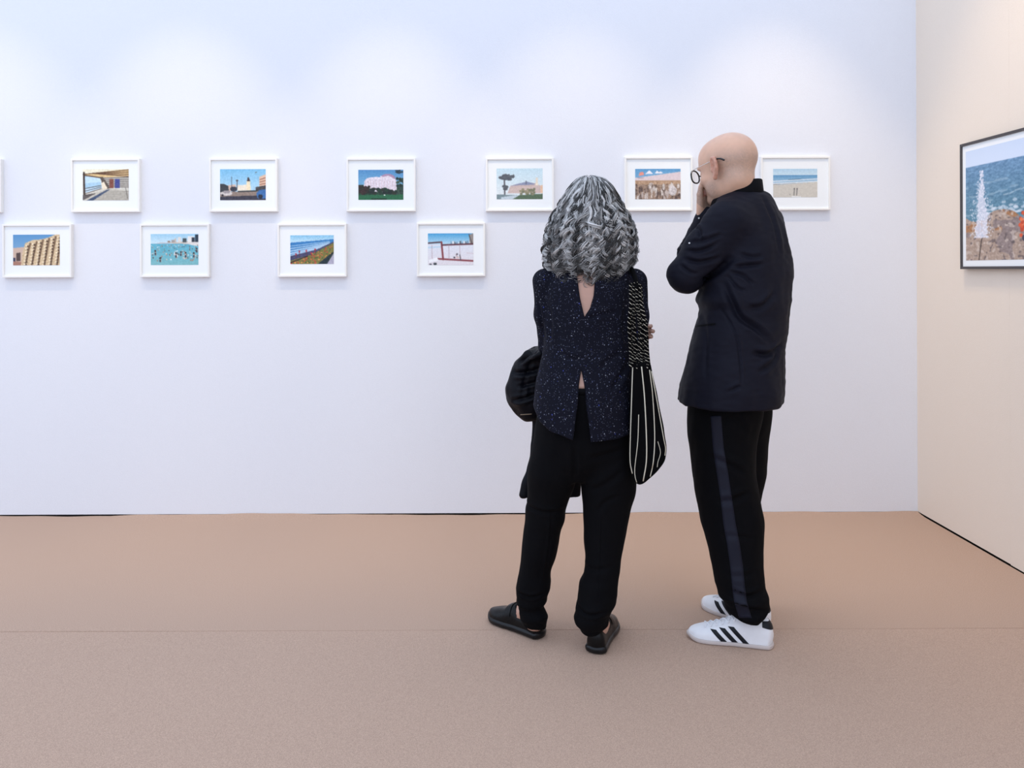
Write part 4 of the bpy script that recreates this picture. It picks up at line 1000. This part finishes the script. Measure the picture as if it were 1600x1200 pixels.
lips = (np.abs(q[:, 2] + 0.067) < 0.011) & (q[:, 0] > 0.088) & (np.abs(q[:, 1]) < 0.026); col[lips] = col[lips] * np.array((0.85, 0.5, 0.5))
o = add('body', V, Q, 'skin', wom, WB); paint_attr(o.data, col)
V, Q = surface(w_blouse, (0.08, 2.60, 0.70), (0.62, 3.12, 1.40), 0.004)
V = wrinkle(V, Q, [((10, 10, 5), 0.008, 2.1), ((24, 24, 13), 0.003, 4.4)])
V = creases(V, Q, [([(915, 500, 2.7), (935, 492, 2.7), (965, 487, 2.7)], .007, .005), ([(870, 545, 2.7), (890, 560, 2.7), (915, 560, 2.7)], .010, .005), ([(985, 565, 2.7), (968, 590, 2.7), (952, 608, 2.7)], .009, .008), ([(858, 475, 2.7), (862, 510, 2.7), (858, 545, 2.7)], .007, .006), ([(843, 470, 2.7), (848, 500, 2.7), (855, 535, 2.7)], .005, .006), ([(980, 470, 2.7), (976, 510, 2.7), (982, 545, 2.7)], .007, .005), ([(930, 580, 2.7), (955, 560, 2.7), (980, 545, 2.7)], .010, .004)])
add('blouse', V, Q, 'speckled_blouse', wom, WB); BB = bvh_of(V, Q)
V, Q = surface(w_trousers, (0.05, 2.58, 0.04), (0.62, 3.04, 0.98), 0.0042)
V = wrinkle(V, Q, [((11, 11, 6), 0.007, 6.3), ((26, 26, 16), 0.003, 1.1)])
V = wrinkle(V, Q, [((9, 9, 28), 0.012, 4.3), ((16, 16, 50), 0.005, 9.3)], lambda v: np.clip((0.22 - v[:, 2]) / 0.12, 0, 1))
V = creases(V, Q, [([(815, 800, 2.7), (850, 806, 2.7), (885, 806, 2.7)], .007, .005), ([(810, 945, 2.7), (830, 950, 2.7), (856, 944, 2.7)], .006, .007), ([(858, 785, 2.75), (856, 850, 2.75), (845, 930, 2.75)], .004, -.0025), ([(938, 790, 2.7), (936, 860, 2.7), (930, 945, 2.7)], .004, -.002),
    ([(900, 958, 2.65), (920, 968, 2.65), (950, 962, 2.65)], .006, .006), ([(925, 775, 2.65), (945, 765, 2.65), (985, 735, 2.65)], .010, .005), ([(935, 812, 2.65), (950, 790, 2.65), (975, 780, 2.65)], .008, .004), ([(918, 720, 2.65), (945, 715, 2.65), (985, 705, 2.65)], .010, .004), ([(898, 690, 2.65), (900, 730, 2.65), (902, 760, 2.65)], .008, .006), ([(902, 905, 2.65), (925, 902, 2.65), (965, 892, 2.65)], .008, .003)])
wt = add('trousers', V, Q, 'black_cloth', wom, WB); WTB = bvh_of(V, Q)
V, Q = band(np.array((P(912.5, 612, 2.8)[0], 2.80, P(907, 607, 2.66)[2] - 0.020)), (1, 0, 0), (0, 1, 0), .158, .1345, -0.002, 0.018, 0, 0.004)
add('waistband', V, Q, 'black_trim', wt, WB)

# loafers
LO_W = [(-0.02, .031, 0), (.08, .034, 0), (.25, .033, 0), (.45, .034, 0), (.65, .042, -.002), (.78, .044, -.003), (.9, .037, -.002), (1.0, .024, 0)]
LO_H = [(-0.02, .075), (.1, .080), (.25, .074), (.38, .076), (.48, .092), (.58, .083), (.7, .066), (.85, .054), (1.0, .042)]
def loafer(org, d, mirror):
    Lf = 0.245; up0, so = shoe_solids(Lf, LO_W, LO_H, 0.027, 0.006)
    def up(p):
        e = ell(p, (0.062, 0, 0.085), (0.050, 0.024, 0.040)); return smax(up0(p), -e, 0.003)
    sg = -1.0 if mirror else 1.0
    def place(V):
        V = np.asarray(V, float).copy(); V[:, 1] *= sg; return xf(V, org, d)
    fl = (lambda Q: Q[:, ::-1]) if mirror else (lambda Q: Q)
    V, Q = surface(up, (-0.02, -0.07, 0), (Lf + 0.02, 0.07, 0.12), 0.0028); B = bvh_of(V, Q)
    s = add('loafer', place(V), fl(Q), 'leather_black', wom, WB)
    V, Q = surface(so, (-0.03, -0.07, -0.008), (Lf + 0.03, 0.07, 0.05), 0.003); add('sole', place(V), fl(Q), 'sole_black', s, WB)
    g = np.zeros((5, 25, 3)); dv = np.zeros((5, 25, 3))
    for i in range(5):
        for j in range(25):
            a = math.radians(-80 + 160 * j / 24); dv[i, j] = (0, -math.sin(a), -math.cos(a)); g[i, j] = np.array((0.125 + 0.006 * i, 0, 0.045)) - dv[i, j] * 0.15
    V, Q = ribbon(B, g, dv, 0.003); add('strap', place(V), fl(Q[:, ::-1]), 'leather_black', s, WB)
loafer(LF_H, LF_D, False); loafer(RF_H, RF_D, True)

# hair ----------------------------------------------------------------
rs = np.random.RandomState(11)
HY = 2.825
env = np.array([(276.5, 908, 932), (281, 899, 947), (290, 891, 956), (300, 885, 962), (320, 874, 971), (342, 863, 982), (360, 855, 989), (390, 851, 991), (412, 853, 988), (432, 862, 979), (455, 874, 966)], float)
def envelope(py):
    l = np.interp(py, env[:, 0], env[:, 1]); r = np.interp(py, env[:, 0], env[:, 2]); return l, r
def env_pt(py, phi, s):
    """phi: 0 = towards the photographer's side (back of head), +-pi = face; s layer 0..1"""
    l, r = envelope(py); c = (l + r) / 2; w = (r - l) / 2 * HY / F
    depth = np.interp(py, (277, 300, 345, 400, 450), (1.0, 1.15, 0.98, 0.82, 0.78)) * w + 0.012
    ctr = np.stack([(c - VX) * HY / F, np.full_like(c, HY - 0.0), CAMH - (py - VY) * HY / F], -1)
    ctr[..., 1] = HY + np.clip((py - 400) / 60, 0, 1) * -0.01
    return ctr + np.stack([np.sin(phi) * w * s, -np.cos(phi) * depth * s, np.zeros_like(w)], -1)
def hair_shell(p):
    d = None
    py = VY + (CAMH - p[:, 2]) * F / HY
    l, r = envelope(py); c = (l + r) / 2; w = np.maximum((r - l) / 2 * HY / F * 0.80, 0.004); b = w * np.interp(py, (277, 300, 345, 400, 450), (1.0, 1.2, 1.0, 0.84, 0.78)) + 0.004
    x = (p[:, 0] - (c - VX) * HY / F) / w; y = (p[:, 1] - HY) / b
    rho = np.sqrt(x * x + y * y); d = (rho - 1) * np.minimum(w, b) * 0.8
    d = smax(d, 282 - py, 0.01) if False else d
    d = np.maximum(d, (CAMH - (283 - VY) * HY / F) * -1 + p[:, 2])
    d = np.maximum(d, (CAMH - (418 - VY) * HY / F) - p[:, 2])
    face = ell(p, WH_C + np.array((0.006, 0.115, -0.045)), (0.062, 0.10, 0.105))
    return smax(d, -face, 0.01)
SV, SQ = surface(hair_shell, (0.14, 2.62, 1.24), (0.54, 3.04, 1.68), 0.006)
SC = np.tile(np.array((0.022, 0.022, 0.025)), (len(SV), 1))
SCk = SV.copy()
paths, cols, rads = [], [], []
NL = 430
K = 48
tt = np.linspace(0, 1, K)
for li in range(NL):
    phi0 = rs.uniform(-2.3, 2.3); layer = 1 - 0.20 * rs.rand() ** 1.4
    top = rs.rand() < .6
    py0 = rs.uniform(277, 290) if top else rs.uniform(288, 350)
    side = min(abs(math.sin(phi0)) if abs(phi0) < 1.57 else 1.0, 1.0)
    end = rs.uniform(395, 452) if rs.rand() < .62 else rs.uniform(345, 415)
    if abs(phi0) < 0.8: end += rs.uniform(-8, 18)
    end = min(end, 466 - 40 * side * rs.uniform(.5, 1))
    if end - py0 < 50: py0 = end - 50
    drift = rs.normal() * 0.22
    wl = rs.uniform(0.042, 0.075); amp = rs.uniform(0.007, 0.014); ph = rs.uniform(0, 6.28); hand = rs.choice((-1, 1))
    length = (end - py0) * HY / F
    tone = rs.choice((0.035, 0.15, 0.40, 0.66), p=(.25, .24, .28, .23))
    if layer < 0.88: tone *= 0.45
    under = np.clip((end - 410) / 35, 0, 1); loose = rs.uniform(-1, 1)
    wob = 0.9 * np.sin(2 * math.pi * (tt * rs.uniform(.5, 1.6) + rs.rand())) + 0.5 * np.sin(2 * math.pi * (tt * rs.uniform(2, 3.4) + rs.rand()))
    sway = rs.normal() * 0.05 * np.sin(2 * math.pi * (tt * rs.uniform(.6, 1.3) + rs.rand())) * np.clip(tt * 2, 0, 1)
    for si in range(rs.randint(6, 10)):
        phi = phi0 + rs.normal() * 0.015 + drift * tt ** 1.2 + sway + rs.normal() * 0.03 * tt ** 2
        py = py0 + rs.normal() * 0.7 + (end + rs.normal() * 2 - py0) * tt
        ly = layer + rs.normal() * 0.010 + 0.05 * tt * loose
        if top: py = py + 0.0; fan = np.clip(0.55 + 1.2 * tt, 0, 1)
        else: fan = 1.0
        l3 = env_pt(py, phi * fan, ly)
        a = amp * np.clip(0.10 + 1.2 * tt, 0, 1.15) * rs.uniform(.93, 1.07)
        w = ph + rs.normal() * 0.08 + wob + 2 * math.pi * length * tt / wl * (0.70 + 0.50 * tt)
        tang = np.stack([np.cos(phi), np.sin(phi), 0 * phi], -1); rad = np.stack([np.sin(phi), -np.cos(phi), 0 * phi], -1)
        l3 = l3 + tang * (a * np.cos(w))[:, None] + rad * (hand * 0.8 * a * np.sin(w))[:, None]
        l3[:, 2] += 0.55 * a * np.sin(w + 0.9) * tt
        paths.append(l3); g = np.clip(tone * rs.uniform(.7, 1.3), .012, .70)
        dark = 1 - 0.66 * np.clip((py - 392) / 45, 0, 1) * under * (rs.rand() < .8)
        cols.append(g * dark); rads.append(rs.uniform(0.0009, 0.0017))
for k in range(70):                                     # loose flyaway strands
    phi0 = rs.uniform(-2.0, 2.0); py0 = rs.uniform(290, 400); e = min(py0 + rs.uniform(25, 60), 455)
    py = py0 + (e - py0) * tt; w = rs.uniform(0, 6) + 2 * math.pi * tt * rs.uniform(1, 2.6); l3 = env_pt(py, phi0 + 0.05 * np.cos(w), 1 + 0.07 * tt * rs.rand() + 0.03 * np.sin(w) * tt)
    paths.append(l3); cols.append(np.full(K, rs.uniform(.15, .5))); rads.append(0.0004)
PA = np.array(paths); n = len(PA); RA = np.array(rads)[:, None] * np.interp(tt, (0, .1, .65, 1), (.8, 1, 1, .3))[None]
T = np.gradient(PA, axis=1); T /= np.linalg.norm(T, axis=2)[..., None] + 1e-9
U = np.cross(T, np.array((0.2, 0.95, 0.1))); U /= np.linalg.norm(U, axis=2)[..., None] + 1e-9; Wv = np.cross(T, U)
HVv = np.stack([PA + RA[..., None] * (math.cos(a) * U + math.sin(a) * Wv) for a in (0.3, 2.4, 4.5)], 2).reshape(-1, 3)
s_ = (np.arange(n) * K * 3)[:, None, None]; i_ = np.arange(K - 1)[None, :, None]; j_ = np.arange(3)[None, None, :]; j2 = (j_ + 1) % 3
HQ = np.stack([s_ + i_ * 3 + j_, s_ + i_ * 3 + j2, s_ + (i_ + 1) * 3 + j2, s_ + (i_ + 1) * 3 + j_], -1).reshape(-1, 4)
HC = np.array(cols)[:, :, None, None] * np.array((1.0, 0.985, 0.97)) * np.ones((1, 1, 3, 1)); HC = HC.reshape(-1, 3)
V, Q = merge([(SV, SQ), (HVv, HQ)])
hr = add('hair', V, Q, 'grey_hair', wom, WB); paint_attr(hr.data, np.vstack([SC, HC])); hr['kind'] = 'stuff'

# ---------------------------------------------------------------- the shoulder bag
BGB = np.array((0.535, 2.745, 0.585))
bag = empty('shoulder_bag', BGB)
tag(bag, 'black knitted shoulder bag with cream stripes and braided straps, hanging from a shoulder', 'bag')
BG = rows([(566, 986, 1016.5, 2.667, .62, 0), (600, 984, 1023, 2.667, .62, 0), (640, 983.5, 1030, 2.667, .62, 0), (680, 983, 1038, 2.667, .62, 0), (700, 982.5, 1041, 2.667, .62, 0), (716, 983, 1039, 2.667, .62, 0), (734, 985.5, 1028, 2.667, .66, 0), (748, 990, 1014, 2.667, .9, 0), (757, 995, 1004, 2.667, 1.0, 0)])
def bag_f(p): return loft(p, BG, cap=0.012)
V, Q = surface(bag_f, (0.42, 2.56, 0.54), (0.66, 2.86, 1.02), 0.0034)
V = wrinkle(V, Q, [((16, 16, 4), 0.004, 5.5)])
V = creases(V, Q, [([(1012, 585, 2.7), (1022, 640, 2.7), (1028, 690, 2.7)], .006, .006), ([(998, 600, 2.7), (996, 660, 2.7), (996, 720, 2.7)], .006, .003), ([(1005, 740, 2.7), (1020, 715, 2.7), (1024, 690, 2.7)], .006, .004)])
bb = add('bag_body', V, Q, 'bag_knit', bag, BGB); GB = bvh_of(V, Q)
for pts, wd in (([(988.5, 574), (987, 620), (985, 680), (984.5, 720), (988, 740)], 2.0), ([(998, 648), (996.5, 690), (992, 730), (992.5, 745), (995, 754)], 1.4), ([(1002.5, 573), (1007, 620), (1010, 680), (1010, 720), (1005, 752)], 2.2), ([(1015, 578), (1020, 620), (1023, 680), (1021, 720), (1016, 745)], 1.8), ([(1018, 580), (1029, 640), (1037, 685), (1040, 700), (1039, 712)], 1.7), ([(1028, 690), (1032, 707), (1028, 722), (1027, 730)], 1.2)):
    c = spline([P(x, y, 2.5)[[0, 2]] for x, y in pts], 40); w = wd * 0.38 * 2.5 / F
    g = np.array([[(x + (j / 2 - .5) * 2 * w, 2.5, z) for j in range(3)] for x, z in c])
    V, Q = ribbon(GB, g, view_dirs(g), 0.0012); V, Q = thicken(V, Q, (0, 1, 0), 0.0015); add('stripe', V, Q, 'cream_thread', bb, BGB)
# braided straps: black cords wound with cream thread
top = [(985, 443), (987.5, 443), (990, 442), (991, 443), (994, 441), (997, 442), (999, 443), (1001, 445), (994, 446)]
bot = [(985, 574), (988.5, 575), (992, 575), (996, 575), (1003, 575), (1007.5, 575), (1011.5, 575), (1015, 575), (999.5, 575)]
for k, (a, b) in enumerate(zip(top, bot)):
    mid = ((a[0] + b[0]) / 2 + (-2.5 if k < 4 else 2.0), (a[1] + b[1]) / 2)
    Y = 2.660 + 0.007 * (k % 2)
    pts = spline([P(*a, Y + 0.012), P(a[0] * .8 + b[0] * .2, a[1] * .75 + b[1] * .25, Y), P(*mid, Y), P(a[0] * .2 + b[0] * .8, a[1] * .2 + b[1] * .8, Y + 0.004), P(*b, 2.651 + 0.012 * (k % 3))], 150)
    V, Q = tube(pts, 0.0046, 8); s = add('strap', V, Q, 'bag_knit', bag, BGB)
    hx = []
    L = np.linspace(0, 1, 150)
    for h0 in (0,):
        a_ = L * 2 * math.pi * (19 + 3 * (k % 3)) + k * 1.7 + 1.6 * np.sin(L * 9 + k)
        seg = pts + np.stack([np.cos(a_), np.sin(a_), 0.25 * np.sin(a_ * 0.5)], 1) * 0.0036
        hx.append(tube(seg, 0.0014, 6))
    V, Q = merge(hx); add('cream_thread', V, Q, 'cream_thread', s, BGB)
# plain shoulder loop over the blouse
lp = spline([P(995, 450, 2.666), P(994, 440, 2.685), P(990, 428, 2.735), P(987, 420, 2.79), P(986, 424, 2.85), P(990, 445, 2.872), P(997, 500, 2.875), P(1003, 545, 2.85), P(1007, 572, 2.76), P(1004, 582, 2.675)], 70)
V, Q = tube(lp, 0.0075, 10); tag(add('shoulder_loop', V, Q, 'bag_knit', bag, BGB))

# ---------------------------------------------------------------- the jacket carried over the arm
CB = np.array((0.12, 2.95, 0.5))
coat = empty('draped_jacket', CB)
tag(coat, 'dark folded rain jacket draped over the woman\'s forearm', 'jacket')
CT = rows([(540, 836, 870, 2.90, 1.2, 0), (552, 818, 880, 2.91, 1.0, 0), (568, 804, 880, 2.95, .8, 0), (590, 796, 876, 2.96, .75, 0), (607, 789, 872, 2.965, .74, 0), (622, 791, 870, 2.965, .74, 0), (640, 801, 866, 2.96, .72, 0), (656, 814, 858, 2.96, .7, 0)])
def coat_f(p):
    d = loft(p, CT, cap=0.02)
    d2 = loft(p, CD, axis=2, cap=0.008)
    return smin(d, d2, 0.02)
CD = rows([(600, 832, 905, 2.99, .40, 0), (650, 832, 906, 3.0, .34, 0), (700, 829, 908, 3.0, .30, 0), (735, 823, 909, 3.0, .28, 0), (760, 816, 909, 3.0, .26, 0), (776, 813, 909, 3.0, .24, 0)])
V, Q = surface(coat_f, (-0.02, 2.70, 0.42), (0.40, 3.16, 1.08), 0.0042)
keep = None
V = wrinkle(V, Q, [((13, 13, 7), 0.016, 8.1), ((28, 28, 16), 0.008, 3.9)])
V = creases(V, Q, [([(845, 545, 2.8), (825, 560, 2.8), (810, 575, 2.8)], .008, .014), ([(850, 580, 2.8), (825, 588, 2.8), (800, 590, 2.8)], .008, .012), ([(845, 620, 2.8), (820, 630, 2.8), (800, 635, 2.8)], .007, .010), ([(850, 600, 2.8), (830, 606, 2.8), (808, 612, 2.8)], .006, .009), ([(835, 560, 2.8), (822, 600, 2.8), (815, 640, 2.8)], .007, .005)])
ct = add('jacket_shell', V, Q, 'coat_cloth', coat, CB); CTB = bvh_of(V, Q)
g = np.array([[P(x, y + dy, 2.6) for dy in (-0.6, 0.7)] for x, y in zip(np.linspace(813, 831, 10), np.linspace(648, 647, 10))])
V, Q = ribbon(CTB, g, view_dirs(g), 0.001); V, Q = thicken(V, Q, (0, 1, 0), 0.002); add('zip', V, Q, 'zip_beige', ct, CB)
